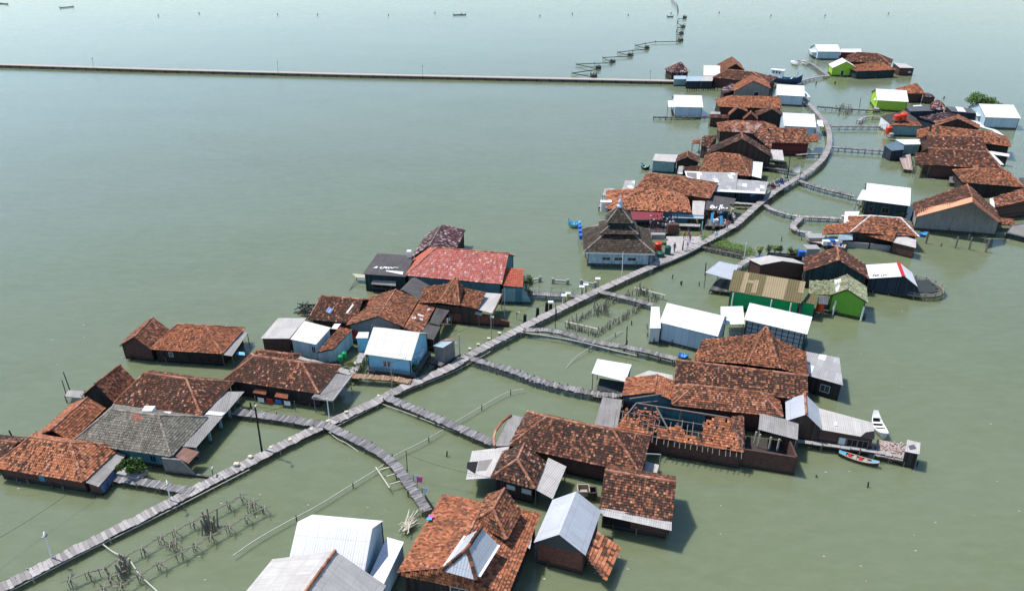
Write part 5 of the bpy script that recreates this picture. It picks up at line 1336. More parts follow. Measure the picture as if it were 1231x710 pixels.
# ------------------------------------------------------------------ post racks (fish pens)
def rack(px, label, step=1.6, rail=True, z=.75, dense=1, spread=.45, mats='bamboo', stick=.06, hz=.5, pale=0):
    pts=[P(p,z) for p in px]; c=pts[len(pts)//2]; o=thing('bamboo_rack',(c.x,c.y,0),label,'bamboo rack','bamboo racks standing in the water')
    if rail:
        mb=MB()
        for a,b in zip(pts,pts[1:]): mb.cyl(a+V3((0,0,.05)),b+V3((0,0,.05)),.05,.045,5)
        mb.build('rail',D[mats],o)
    cnt=0
    for p in resample(pts,step):
        for k in range(dense):
            if cnt>=96: break
            q_=p+V3((random.uniform(-spread,spread),random.uniform(-spread,spread),0)); post_obj(o,q_,-.6,p.z+random.uniform(-.1,hz),stick,D[mats],lean=.14); cnt+=1
    return o
def trestle(mb, c, s=1.0):
    for k in range(3):
        q_=c+V3((random.uniform(-.4,.4)*s,random.uniform(-.3,.3)*s,0)); mb.cyl(q_-V3((0,0,1.2)),q_+V3((random.uniform(-.1,.1),0,random.uniform(.0,.28))),.038,.034,5)
    mb.cyl(c+V3((-.8*s,-.2,-.1)),c+V3((.8*s,.2,.1)),.05,.05,5); mb.cyl(c+V3((-.1,.7*s,.0)),c+V3((.3,-.7*s,.12)),.05,.05,5); mb.cyl(c+V3((0,0,.0)),c+V3((1.0*s,-.3*s,-.55)),.05,.04,5)
def trestles(px, label, extra=()):
    pts=[P(p,.85) for p in px]; c=pts[len(pts)//2]; o=thing('bamboo_rack',(c.x,c.y,0),label,'bamboo rack','bamboo racks standing in the water')
    mb=MB()
    for a,b in zip(pts,pts[1:]): mb.cyl(a,b,.05,.045,5); mb.cyl(a+V3((.05,.15,-.05)),b+V3((.1,.1,-.02)),.04,.04,5)
    mb.build('rail',D['bamboo'],o)
    for p in pts:
        mb=MB(); trestle(mb,p,.75); mb.build('trestle',D['bamboo'],o)
    return o
trestles([W24(-190,640),W24(-80,600),W24(20,572),W24(130,510),W24(250,450),W24(365,385),W24(455,342),W24(560,290),W24(650,240),W24(780,178),W24(862,130)],'upper bamboo rack of two in the water below the main boardwalk')
trestles([W24(20,690),W24(120,680),W24(240,612),W24(362,540),W24(490,478),W24(580,432),W24(670,375),W24(785,318),W24(890,258),W24(1000,205)],'lower bamboo rack of two in the water below the main boardwalk')
trestles([W24(60,625),W24(112,602)],'tiny bamboo rack between the two long ones, left')
trestles([W24(905,190),W24(935,165)],'tiny bamboo rack between the two long ones, right end')
trestles([W24(420,430),W24(455,410)],'tiny bamboo rack between the two long ones, middle')
for i,(c,n_) in enumerate(((W24(165,590),12),(W24(650,350),13))):
    p=P(c,0); o=thing('pole_cluster',(p.x,p.y,0),['dense cluster of upright poles in the bamboo racks, nearer the lower left','dense cluster of upright poles in the bamboo racks, farther right'][i],'poles','pole clusters')
    for k in range(n_): post_obj(o,p+V3((random.uniform(-.45,.45)+k*.03*i,random.uniform(-.7,.7),0)),-.6,random.uniform(1.0,2.1),.08,D['bamboo'],lean=.1)
rack([Y7(330,445),Y7(460,380),Y7(560,330),Y7(640,290),Y7(780,215)],'dense stick pen wall, upper left side of the square pen',.35,dense=2,z=.6)
rack([Y7(590,530),Y7(700,460),Y7(840,380),Y7(960,310),Y7(1000,270)],'dense stick pen wall, lower right side of the square pen',.35,dense=2,z=.6)
rack([Y7(320,455),Y7(440,490),Y7(590,535)],'dense stick pen wall, near end of the square pen',.3,dense=2,z=.6)
rack([Y7(850,190),Y7(930,160),Y7(1040,135),Y7(1180,190)],'stick pen wall beyond the narrow footbridge',.4,dense=2,z=.6)
rack([Y7(1000,250),Y7(1090,220),Y7(1180,205)],'loose sticks beside the white roof, end of the pens',.4,dense=2,z=.5)
for i,(c,n_) in enumerate(((Y7(655,360),16),(Y7(1040,190),12))):
    p=P(c,0); o=thing('pole_cluster',(p.x,p.y,0),['upright pole cluster inside the square stick pen','upright pole cluster beyond the narrow footbridge'][i],'poles','pole clusters')
    for k in range(n_): post_obj(o,p+V3((random.uniform(-.9,.9),random.uniform(-.9,.9),0)),-.6,random.uniform(.8,2.0),.07,D['bamboo'],lean=.15)
for i,(a,b) in enumerate(((Y7(310,435),Y7(605,503)),(Y7(945,120),Y7(1231,192)))):
    mb=MB(); mb.cyl(P(a,.8),P(b,.8),.11,.1,7); single(mb,'bamboo_pole',D['palebamboo'],['thick pale pole lying along the near end of the square pen','thick pale pole lying along the far pen'][i],'pole','thick pale poles')
rack([X1(-130,190),X1(-110,175),X1(-60,170),X1(-40,185),X1(-70,215),X1(-120,215)],'stick pen beside the boardwalk at the top bend',.9,dense=2,z=.9)
rack([X1(-140,170),X1(-90,155),X1(-45,160)],'back wall of the stick pen at the top bend',.9,dense=2,z=.9)
# ------------------------------------------------------------------ zigzag fish fence far out
zp=[(880,259),(805,245),(895,232),(820,215),(940,210),(908,193),(1005,188),(958,175),(1060,164),(1018,152),(1085,140),(1172,139),(1155,135),(1158,115),(1172,115),(1156,105),(1160,92),(1180,92),(1158,75),(1162,63),(1188,61)]
pts=[P(W20(*p),.7) for p in zp]
o=thing('fish_fence',(pts[8].x,pts[8].y,0),'dark zigzag fish trap fence winding away beyond the causeway','fish fence')
mb=MB()
for a,b in zip(pts,pts[1:]): mb.beam(a-V3((0,0,.15)),b-V3((0,0,.15)),.07,.26)
mb.build('net',plain('net_brown',(.055,.05,.042)),o)
r_=resample(pts,6.5)[:88]
for p in r_: post_obj(o,p,-.6,1.2,.10,D['wood'],lean=.05)
for k,p in enumerate(((878,259),(893,231),(940,210),(1000,188),(1057,164),(1171,138),(1172,115),(1178,92),(1184,61))):
    p=P(W20(*p),0); mb=MB()
    for j in range(9): q_=p+V3((random.uniform(-1.1,1.1),random.uniform(-1.6,1.6),0)); mb.cyl(q_-V3((0,0,.5)),q_+V3((0,0,random.uniform(.9,1.7))),.11,.08,5)
    mb.box(p+V3((0,0,.45)),(.9,0,0),(0,1.0,0),(0,0,.3)); mb.build('trap',D['net'],o)
mb=MB(); pts=[P(W20(*p),.7) for p in ((1162,40),(1160,22),(1140,0))]
for a,b in zip(pts,pts[1:]):
    for q_ in resample([a,b],7): mb.cyl(q_-V3((0,0,1)),q_+V3((0,0,.8)),.22,.2,5)
single(mb,'stake_row',D['wood'],'row of far stakes leading off the end of the zigzag fence','stakes')
mb=MB()
for i in range(15):
    p=P((200+i*62+random.uniform(-25,25),18+random.uniform(-2,2)),0); mb.cyl((p.x,p.y,-.5),(p.x,p.y,.9),.25,.2,5)
single(mb,'stake_row',D['darkwood'],'line of tiny far off stakes across the open sea','stakes')
for i,(a,b) in enumerate((((0,4),(9,5)),((72,9.5),(88,8)),((545,18),(560,17.5)),((1125/2.798+400,20),(1145/2.798+400,20)))):
    p,q_=P(a,.3),P(b,.3); mb=MB(); mb.beam(p,q_,1.0,.35)
    for e in (p,q_): mb.cyl(e-V3((0,0,1)),e+V3((0,0,.8)),.15,.12,5)
    single(mb,'raft',D['darkwood'],['dark raft at the top left corner','small dark raft near the top left','tiny dark raft in the open sea at top centre','tiny dark raft beside the end of the fish fence'][i],'raft','far dark rafts')
# ------------------------------------------------------------------ loose stakes in the water
st=[(X2(318,645),2.0),(X2(410,655),2.2),(X2(515,670),2.4),(X2(505,612),1.3),(X2(403,595),1.2),(X2(127,615),2.0)]
for i,(b,hh) in enumerate(st):
    p=P(b,0); o=post_obj(None,p,-.5,hh,.16,D['wood'],'mooring_post',.06); tag(o,'dark mooring post before the concrete gable, %s of six'%['third','fourth','last','fifth','rear','leftmost'][i],'post','mooring posts before the concrete gable')
lo=[(W1(43,468),.9,'left edge of the open water above the orange roof'),(W2(278,355),.9,'below the black walled house'),(W10(310,652),.1,'leaning low in front of the yard wall'),(W10(520,695),.5,'alone in open water below the privy'),(W11(280,298),.6,'in the lagoon before the plaza'),(W11(380,298),.5,'in the lagoon left of the silver shelter'),(W11(225,258),.6,'in the lagoon nearest the boardwalk'),(W11(415,240),2.0,'tall, left of the silver shelter'),(W21(815,430),.5,'between the straight footbridge and the orange roof'),(X2(220,632),.4,'low stump before the concrete gable'),(X2(308,585),.4,'stump behind the mooring posts'),(Y3(170,503),.7,'left stump below the lime corner house'),(Y3(357,503),.8,'right stump below the lime corner house'),(X6(765,150),.6,'between the weedy bridge and the pink deck'),(X6(950,140),.4,'left of the pink deck'),(W22(755,350),1.0,'behind the long piped footbridge'),(W22(780,250),.5,'before the white wall of the pale blue grey house'),(W22(990,78),.4,'far right of the stick pens'),(W22(455,230),1.6,'beside the main boardwalk above the piped footbridge'),(Q4(1180,405),1.4,'right of the hipped roof with white caps'),(X1(640,112),.4,'right of the pyramid roof, far off')]
for i,(b,hh,d) in enumerate(lo):
    p=P(b,0); o=post_obj(None,p,-.5,hh+.15,.09 if p.y<120 else .2,D['darkwood'],'water_stake',.08); tag(o,'dark stake in the water, '+d,'stake','single stakes in the water')
# ------------------------------------------------------------------ plants
def leaf_mat(name,a,b):
    t=NT(name); r=t.sep(t.uv('rnd')); c=t.mix(r[0],a,b); m=t.done(c,.7,.25)
    try: t.b.inputs['Subsurface Weight'].default_value=0
    except Exception: pass
    return m
LF=leaf_mat('leaf_green',(.020,.060,.010),(.095,.17,.03)); LD=leaf_mat('leaf_olive',(.03,.055,.012),(.10,.14,.04)); LY=leaf_mat('leaf_yellowish',(.07,.12,.02),(.30,.30,.05))
def shrub(o, c, rad, n, size, mat, name='foliage', lumps=7):
    mb=MB(); ls=[V3((random.gauss(0,.45)*rad[0],random.gauss(0,.45)*rad[1],random.uniform(.25,.9)*rad[2])) for _ in range(lumps)]
    arr=[]
    for i in range(n):
        l=random.choice(ls); v=V3((random.gauss(0,1),random.gauss(0,1),random.gauss(0,1))).normalized()*random.uniform(.4,1.0)
        q_=V3(c)+l+V3((v.x*rad[0]*.42,v.y*rad[1]*.42,v.z*rad[2]*.32))
        a=V3((random.gauss(0,1),random.gauss(0,1),random.gauss(0,.6))).normalized()*size*random.uniform(.6,1.2); b=a.cross(V3((random.gauss(0,1),random.gauss(0,1),random.gauss(0,1)))).normalized()*size*.5
        arr.append([q_-a,q_+b,q_+a,q_-b])
    mb.quads(np.array([[tuple(x) for x in f] for f in arr])); return mb.build(name,mat,o)
def plant(px, z, rad, n, size, mat, label, name='shrub', cat='shrub', stem=True, group=None):
    p=P(px,z); o=thing(name,(p.x,p.y,z),label,cat,group); o['_o']=(p.x,p.y,z)
    shrub(o,p,rad,n,size,mat)
    mb=MB()
    for k in range(4): mb.cyl(p-V3((0,0,.3 if z>.2 else .8)),p+V3((random.gauss(0,.4)*rad[0],random.gauss(0,.4)*rad[1],rad[2]*.7)),.05*max(1,rad[2]*.5),.02,5)
    mb.build('stem',D['trunk'],o); return o
p=P(X1(960,190),0); tr=thing('mangrove_tree',(p.x,p.y,0),'rounded green mangrove tree behind the pale blue white roofed house','tree')
mb=MB(); mb.cyl(p-V3((0,0,1)),p+V3((0,0,2)),.3,.2,7)
for k in range(7): mb.cyl(p+V3((0,0,1.0)),p+V3((random.uniform(-4.5,2),random.uniform(-2,2),random.uniform(1.6,3.2))),.12,.04,5)
mb.build('trunk',D['trunk'],tr); shrub(tr,p+V3((-1.6,0,.2)),(4.0,3.0,3.7),3400,.26,leaf_mat('leaf_mangrove',(.04,.095,.018),(.14,.23,.05)),'crown',16)
plant(W1(440,590),1.0,(.8,.8,1.5),520,.14,LF,'green shrub in the white planter beside the grey hipped house, left of two')
plant(W1(478,590),1.0,(.9,.8,1.2),520,.14,LF,'green shrub in the white planter beside the grey hipped house, right of two')
p=P(W1(450,598),.8); mb=MB(); mb.slab([P(W1(395,592),.95),P(W1(470,608),.95),P(W1(505,580),.95),P(W1(430,570),.95)],.4); single(mb,'planter',D['concpost'],'pale concrete planter ledge between the orange and the grey hipped roofs','planter')
plant(Q2(735,420),.4,(.9,.9,2.2),420,.15,LF,'dark green bush at the end of the curved teal wall'); plant(Q2(752,455),.4,(.5,.5,.9),200,.12,LY,'yellow flowering plant at the foot of the curved teal wall')
plant(X8(468,510),.9,(.5,.5,1.7),300,.12,LF,'small dark green tree at the corner of the light blue house',name='small_tree',cat='tree')
plant(X8(30,468),1.0,(1.5,.4,.6),260,.11,LY,'yellow green pot plants in a long trough left of the light blue house')
for i,(x,y) in enumerate(((645,262),(700,258),(745,262),(850,275),(885,280))): plant(X6(x,y),.8,(.8,.6,1.3),200,.14,LY if i%2 else LD,'leggy plant in the dark floating planter, %s from the left'%ORD[i],group='plants in the floating planter')
mb=MB(); mb.slab([P(X6(630,280),.9),P(X6(960,300),.9),P(X6(965,275),.9),P(X6(640,255),.9)],.6); single(mb,'planter',D['black'],'long black floating planter behind the pale grey gable','planter')
plant(X6(560,285),.6,(.6,.6,1.5),260,.14,LY,'yellow green bush with red tips beside the blue drums'); plant(X3(612,258),1.2,(1.4,.8,1.6),260,.2,LF,'dark green bush between the market stall and the patched roofs')
plant(Q4(560,80),.6,(.4,.4,.8),120,.12,LY,'small plant at the left corner of the bright white netted house'); plant(Q4(960,155),.6,(1.5,.5,.7),160,.13,LD,'scrubby plants behind the hipped roof with white caps')
for i,(b,n_,r_) in enumerate(((W11(300,150),0,(8.0,1.5)),)):
    mb=MB()
    for k in range(1500):
        f=random.random(); a=P(X6(30,150),0).lerp(P(X6(440,268),0),f); p=a+V3((random.gauss(0,.8),random.gauss(.6,.9),random.uniform(.02,.3)))
        s_=random.uniform(.08,.2); mb.slab([p+V3((-s_,-s_,0)),p+V3((s_,-s_,.03)),p+V3((s_,s_,0)),p+V3((-s_,s_,.05))],.02)
    o=single(mb,'floating_weed',D['leafy'],'bright green floating weed along the weedy footbridge','weed',kind='stuff')
for i in range(1): 
    mb=MB()
    for k in range(46):
        f=k/45; a=P(X6(20,195),0).lerp(P(X6(415,290),0),f); mb.cyl(a-V3((0,0,.5)),a+V3((random.gauss(0,.05),0,random.uniform(.7,1.2))),.05,.045,5)
    mb.beam(P(X6(20,195),.75),P(X6(415,290),.75),.06,.08); single(mb,'stick_fence',D['wood'],'low stick fence holding back the weed by the plaza','fence')
# ------------------------------------------------------------------ tanks, drums, small props
def tank(px, z, r, hh, mat, label, stand=0.0, name='water_tank'):
    p=P(px,z); o=thing(name,(p.x,p.y,z),label,'water tank' if name=='water_tank' else 'drum'); o['_o']=(p.x,p.y,z)
    mb=MB(); mb.lathe(p,[(r*.96,0),(r,.05*hh),(r*.97,.3*hh),(r,.34*hh),(r*.97,.6*hh),(r,.64*hh),(r,.82*hh),(r*.7,.94*hh),(r*.3,.98*hh)],16); mb.build('tank_body' if name=='water_tank' else 'drum_body',D[mat],o,smooth=False)
    mb=MB(); mb.lathe(p+V3((0,0,.97*hh)),[(r*.3,0),(r*.3,.08),(r*.1,.1)],12); mb.build('lid',D[mat],o)
    if stand:
        mb=MB()
        for sx in (-1,1):
            for sy in (-1,1): mb.beam(p+V3((sx*r*.7,sy*r*.7,-stand)),p+V3((sx*r*.7,sy*r*.7,0)),.12,.12)
        mb.box(p-V3((0,0,.05)),(r,0,0),(0,r,0),(0,0,.05)); mb.build('stand',D['wood'],o)
    return o
tank(Y1(312,498),1.2,.62,1.25,'red','orange red water tank beside the mosque',.9); tank(Y1(345,590),.85,.6,.8,'tealg','dark green water tank on the plaza edge by the mosque')
tank(Y1(430,560),.85,.5,1.5,'tealg','tall dark green tank between the mosque and the plaza')
tank(Z3(325,545),.7,.5,1.3,'red','red water tank between the green and the leaf green houses',.7)
tank(X1(293,268),3.6,.8,1.3,'red','red water tank on a tower, left of two',3.0); tank(X1(338,266),3.6,.85,1.6,'red','red water tank on a tower, right of two',3.0); tank(X1(230,370),.9,.8,1.9,'red','red water tank low by the white side wall',.7)
tank(X1(250,398),.8,.6,1.1,'concpost','pale water tank next to the low red one')
tank(X6(525,415),.9,.28,1.5,'blue','bright blue drum, front left of a group by the pale grey gable',name='drum'); tank(X6(555,410),.9,.28,1.5,'blue','bright blue drum, front right of the group',name='drum'); tank(X6(540,350),.9,.28,1.2,'blue','bright blue drum, at the back of the group',name='drum'); tank(X6(565,350),.9,.28,1.2,'blue','bright blue drum, back right of the group',name='drum')
tank(W11(970,640),.5,.55,1.0,'tealg','dark green drum at the corner of the netted white roofed house',name='drum')
tank(X7(710,600),1.0,.3,.75,'greenp','green bin by the small rusty tiled shed, nearer',name='drum'); tank(X7(738,575),1.0,.3,.75,'greenp','green bin by the small rusty tiled shed, farther',name='drum'); tank(X7(820,420),1.2,.28,.9,'redp','red container left of the light blue house',name='drum')
def crate(px,z,s,mat,label,name='crate',cat='crate',lid=True):
    p=P(px,z); mb=MB(); a,b,c=s
    t_=.05
    for dx,dy,hx,hy in ((-a,0,t_,b),(a,0,t_,b),(0,-b,a,t_),(0,b,a,t_)): mb.box(p+V3((dx,dy,c)),(hx,0,0),(0,hy,0),(0,0,c))
    mb.box(p+V3((0,0,.05)),(a,0,0),(0,b,0),(0,0,.05))
    if lid: mb.box(p+V3((0,0,2*c)),(a*1.08,0,0),(0,b*1.08,0),(0,0,.04))
    return single(mb,name,D[mat],label,cat)
crate(W1(513,392),2.9,(.5,.4,.38),'white','white plastic tank box on the grey hipped roof','water_box','box'); crate(W1(569,392),2.7,(.4,.25,.08),'white','small pale box on the grey hipped roof edge','roof_box','box')
crate(X6(1030,280),.9,(1.0,.8,.7),'concpost','pale box at the end of the floating planter'); crate(X6(945,290),.8,(.5,.4,.45),'blue','blue crate beside the floating planter')
crate(Q1(570,385),3.3,(.3,.3,.5),'white','white box on the edge of the flat dark roof','water_box','box')
crate(W8(312,345),.5,(.55,.5,.3),'palewood','pale framed fish box in the gap beside the silver gable',lid=False); crate(W8(345,352),.5,(.4,.4,.3),'darkwood','dark crate in the gap beside the silver gable',lid=False)
crate(Q4(290,400),.8,(.6,.5,.3),'blue','blue basin on the pinkish deck'); crate(Q4(350,400),.8,(.7,.4,.25),'white','white basin with washing on the pinkish deck'); crate(Q4(250,415),.8,(.5,.4,.35),'white','white tub at the left of the pinkish deck'); crate(Q4(160,360),.8,(1.5,.9,.25),'concpost','pale square platform block at the left end of the pinkish deck')
crate(Y1(490,300),.85,(.9,.4,.8),'door','red brown food cart before the maroon awning','food_cart','cart')
crate(Y1(310,375),.85,(1.1,.4,.45),'concpost','pale bench block between the mosque and the crowd','bench','bench')
mb=MB(); p=P(W13(274,350),1.5); mb.box(p+V3((0,0,.9)),(.9,0,0),(0,.4,0),(0,0,.9)); mb.box(p+V3((0,0,1.9)),(1,0,0),(0,.5,0),(0,0,.08)); single(mb,'loudspeaker_box',D['white'],'white blue box rising behind the mosque roof','box')
mb=MB()
for i in range(60):
    p=P(W3(random.uniform(205,290),random.uniform(385,440)),random.uniform(.2,1.6)); d=V3((random.gauss(0,1),random.gauss(0,1),random.gauss(0,.5))).normalized()*random.uniform(.3,1.1); mb.beam(p-d,p+d,.1,.08)
single(mb,'timber_heap',D['black'],'heap of black timbers left of the long brown roof with the blue patch','timber')
# flagged cloths
for i,(x,y,mt) in enumerate(((115,292,'white'),(128,300,'pinkc'),(148,340,'white'))):
    a=P(W7(x,y),1.2); o=thing('pennant',(a.x,a.y,0),['white cloth on a stick by the curved footbridge','pink cloth beside the white one','white cloth nearer the orange roof'][i],'cloth'); mb=MB(); mb.cyl(a-V3((0,0,1.7)),a+V3((0,0,.5)),.03,.03,5); mb.build('stick',D['wood'],o)
    mb=MB(); mb.slab([a+V3((0,0,.45)),a+V3((.55,.1,.3)),a+V3((.5,-.1,-.15)),a+V3((0,0,-.2))],.02); mb.build('cloth',D[mt],o)
mb=MB(); a=P(W7(160,375),.5)
for k in range(7): mb.slab([a+V3((k*.2,-k*.35,0)),a+V3((k*.2+.25,-k*.35-.3,0)),a+V3((k*.2+.2,-k*.35-.3,.8)),a+V3((k*.2-.05,-k*.35,.85))],.03)
single(mb,'net_screen',D['net'],'dark net screen along the end of the curved footbridge','net')
# cloth on the big orange roof
h=[q for q in HS if q.label.startswith('big orange tiled')][0]
for px_,mt,lab in (([(168,438),(190,438),(188,428),(172,426)],'pinkc','pink cloth lying on the big orange roof'),([(160,446),(182,447),(184,436),(166,436)],'skyblue','pale blue cloth lying on the big orange roof')):
    o3=V3((0,0,HCAM)); pts=[P(W7(*p),3.05) for p in px_]; mb=MB(); mb.slab([p+V3((0,0,.05*(i%2))) for i,p in enumerate(pts)],.05); single(mb,'cloth',D[mt],lab,'cloth')
# round raft
c=P(W12(1078,268),.6); o=thing('bamboo_raft',(c.x,c.y,0),'rounded bamboo raft deck heaped with dark nets, right of the navy house','raft'); mb=MB()
for i in range(30):
    a=2*math.pi*i/30; b=2*math.pi*(i+1)/30
    mb.cyl(c+V3((math.cos(a)*3.6,math.sin(a)*3.1,0)),c+V3((math.cos(b)*3.6,math.sin(b)*3.1,.03)),.13,.13,6); mb.cyl(c+V3((math.cos(a)*3.6,math.sin(a)*3.1,.4)),c+V3((math.cos(b)*3.6,math.sin(b)*3.1,.42)),.06,.06,5)
    if i%2==0: mb.cyl(c+V3((math.cos(a)*3.6,math.sin(a)*3.1,-1)),c+V3((math.cos(a)*3.6,math.sin(a)*3.1,.6)),.09,.08,5)
for i in range(-9,10): 
    y=i*.31; x=3.5*math.sqrt(max(0,1-(y/3.1)**2)); mb.cyl(c+V3((-x,y,0)),c+V3((x,y,0)),.08,.08,5)
mb.build('bamboo_frame',D['bamboo'],o)
mb=MB()
for i in range(26):
    a=random.random()*6.28; r_=random.random()**.5*.8; p=c+V3((math.cos(a)*r_*3.0,math.sin(a)*r_*2.5,.12)); w_=random.uniform(.5,1.1); mb.slab([p+V3((-w_,-w_*.7,0)),p+V3((w_,-w_*.5,.1)),p+V3((w_*.8,w_*.7,.25)),p+V3((-w_,w_*.6,.12))],.1)
mb.build('nets',D['net'],o)
# dock bits at far left
h2=thing('landing_stage',tuple(P(W1(255,320),0)),'tiny pale landing stage at far left, behind the gabled house','landing'); b_=[P(W1(*p),.9) for p in ((222,330),(280,336),(288,312),(232,308))]
mb=MB()
for i in range(7): mb.slab([b_[0].lerp(b_[1],i/7),b_[0].lerp(b_[1],(i+.9)/7),b_[3].lerp(b_[2],(i+.9)/7),b_[3].lerp(b_[2],i/7)],.07)
mb.build('deck',PL['conc'],h2)
for p in b_: post_obj(h2,p,-.6,1.0,.07,D['wood'])
post_obj(h2,P(W1(242,318),0),0,2.9,.06,D['black'],'mast'); post_obj(h2,P(W1(226,322),0),0,2.0,.05,D['black'],'mast')
p=thing('bamboo_outrigger',tuple(P(Q1(100,570),0)),'pale bamboo poles jutting left from the flat roofed teal house','bamboo')
for k in range(6):
    mb=MB(); mb.cyl(P(Q1(30+k*6,548+k*6),.9),P(Q1(178,560+k*5),1.0),.09,.08,6); mb.build('bamboo_pole',D['palebamboo'],p)
mb=MB(); mb.cyl(P(Q1(0,700),0),P(Q1(80,575),.6),.08,.07,6); mb.build('bamboo_pole',D['wood'],p)

# ------------------------------------------------------------------ boats
def boat(a, b, beam, depth, label, cols, name='boat', sheer=.5, cabin=None, thw=5, bowup=.8):
    """hull from stern a to bow b (world points)"""
    d=(b-a); L=d.length; d.normalize(); n=V3((-d.y,d.x,0)); o=thing(name,((a+b)/2).to_tuple(),label,'boat'); o['_o']=tuple((a+b)/2)
    K=22; secs=[]
    for i in range(K+1):
        t_=i/K; w=beam/2*(max(.02,math.sin(math.pi*min(1,max(0,t_*.86+.10)))**.6)); sh=sheer*(2*t_-1)**2*(1.0 if t_<.5 else 1+bowup*(t_-.5)*2)
        c=a+d*(L*t_); zt=depth*.6+sh; zb=-depth*.35+sh*.75
        secs.append([c-n*w+V3((0,0,zt)),c-n*w*.75+V3((0,0,(zt+zb)/2-.03)),c-n*w*.25+V3((0,0,zb)),c+n*w*.25+V3((0,0,zb)),c+n*w*.75+V3((0,0,(zt+zb)/2-.03)),c+n*w+V3((0,0,zt))])
    mb=MB()
    for S0,S1 in zip(secs,secs[1:]):
        for j in range(5): mb.face([S0[j],S1[j],S1[j+1],S0[j+1]])
    mb.face(secs[0]); mb.face(secs[-1][::-1]); mb.build('hull',D[cols[0]],o)
    for s_ in (0,5):
        mb=MB()
        for S0,S1 in zip(secs,secs[1:]): mb.beam(S0[s_]+V3((0,0,.02)),S1[s_]+V3((0,0,.02)),.09,.08)
        mb.build('gunwale',D[cols[1]],o)
    mb=MB()
    for i in range(2,K-2):
        S0,S1=secs[i],secs[i+1]; z0=V3((0,0,-depth*.28)); mb.slab([S0[0].lerp(S0[5],.1)+z0,S1[0].lerp(S1[5],.1)+z0,S1[0].lerp(S1[5],.9)+z0,S0[0].lerp(S0[5],.9)+z0],.03)
    mb.build('floorboards',D[cols[2]],o)
    for k in range(thw):
        i=int(3+(K-6)*k/(thw-1)); S0=secs[i]; mb=MB(); mb.slab([S0[0]+d*-.15,S0[0]+d*.15,S0[5]+d*.15,S0[5]-d*.15],.05); mb.build('thwart',D[cols[3] if k%2 else cols[1]],o)
    for rng_,ct in (((0,4),cols[4]),((K-4,K),cols[4])):
        mb=MB()
        for i in range(*rng_): S0,S1=secs[i],secs[i+1]; mb.slab([S0[0]+V3((0,0,.03)),S1[0]+V3((0,0,.03)),S1[5]+V3((0,0,.03)),S0[5]+V3((0,0,.03))],.04)
        mb.build('end_deck',D[ct],o)
    if cabin:
        t0,t1,hh,rc,wc=cabin; i0,i1=int(K*t0),int(K*t1); mb=MB(); A=[secs[i0][0].lerp(secs[i0][5],.15),secs[i1][0].lerp(secs[i1][5],.15),secs[i1][0].lerp(secs[i1][5],.85),secs[i0][0].lerp(secs[i0][5],.85)]
        zt=max(p.z for p in A)+hh
        for q0,q1 in zip(A,A[1:]+A[:1]): mb.face([q0,q1,V3((q1.x,q1.y,zt)),V3((q0.x,q0.y,zt))])
        cb=mb.build('cabin',D[wc],o); mb=MB(); cc=sum(A,V3())/4; mb.slab([V3((cc.x+(q0.x-cc.x)*1.15,cc.y+(q0.y-cc.y)*1.15,zt+.05)) for q0 in A],.1); mb.build('cabin_roof',D[rc],cb)
        mb=MB()
        for f in (.25,.5,.75):
            q0=A[0].lerp(A[1],f); q0=V3((q0.x,q0.y,zt-hh*.4)); mb.box(q0-n*.03,d*.22,n*.02,V3((0,0,hh*.2)))
        mb.build('window',D['glass'],cb)
    return o
boat(P((1007.6,546.4),.1),P((1055.5,560.8),.1),.78,.5,'slender painted canoe with blue ends, floating below the beam pier',['darkwood','palewood','concpost','redp','skyblue'],'canoe',.16,thw=6)
boat(P((1062,527.5),.1),P((1049.8,505),.1),1.2,.7,'white moored boat with its bow up behind the pier deck',['white','white','black','white','white'],'rowing_boat',.38,thw=5,bowup=1.5)
boat(P((1003,98.5),.1) if False else P((924,97),.2),P((963,101),.2),3.4,2.2,'blue fishing boat with a white roofed cabin beside the top bend',['navyp','bluewin','rail','white','steel'],'fishing_boat',.9,cabin=(.05,.42,1.7,'white','white'))
boat(P((952.3,75.5),.1),P((958.4,79.5),.1),2.0,.7,'small white boat alone at the top, left of the farthest white house',['white','white','white','concpost','white'],'rowing_boat',.3)
boat(P((965,75.5),.1),P((970,79),.1),1.8,.7,'small white boat moored beside the far footbridge',['white','white','white','concpost','white'],'rowing_boat',.3)
boat(P(Z4(325,315),.15),P(Z4(105,310),.15),1.5,.9,'blue boat with a dark bow moored left of the mosque',['mint','skyblue','skyblue','bluewin','skyblue'],'rowing_boat',.5)
boat(P(X3(120,80),.1),P(X3(62,72),.1),1.6,.8,'dark boat moored beside the flat pale roofed gable house',['black','mint','black','black','black'],'rowing_boat',.4)
boat(P(W11(262,703),.1),P(W11(318,712),.1),.9,.4,'bright blue dinghy behind the pale beam, by the peaked block',['blue','blue','blue','skyblue','blue'],'dinghy',.2)
boat(P(Q4(1120,335),.1),P(Q4(1175,330),.1),.9,.5,'little blue dinghy right of the hipped roof with white caps',['blue','skyblue','blue','skyblue','blue'],'dinghy',.2)
mb=MB(); 
for k in range(3):
    a=P(Z4(312+k*8,360+k*75),1.0); mb.box(a+V3((0,0,.3)),(.28,0,0),(0,.55,0),(0,0,.35)); 
o=single(mb,'blue_crates',D['blue'],'stacked blue and white fish boxes at the left wall of the mosque','boxes')
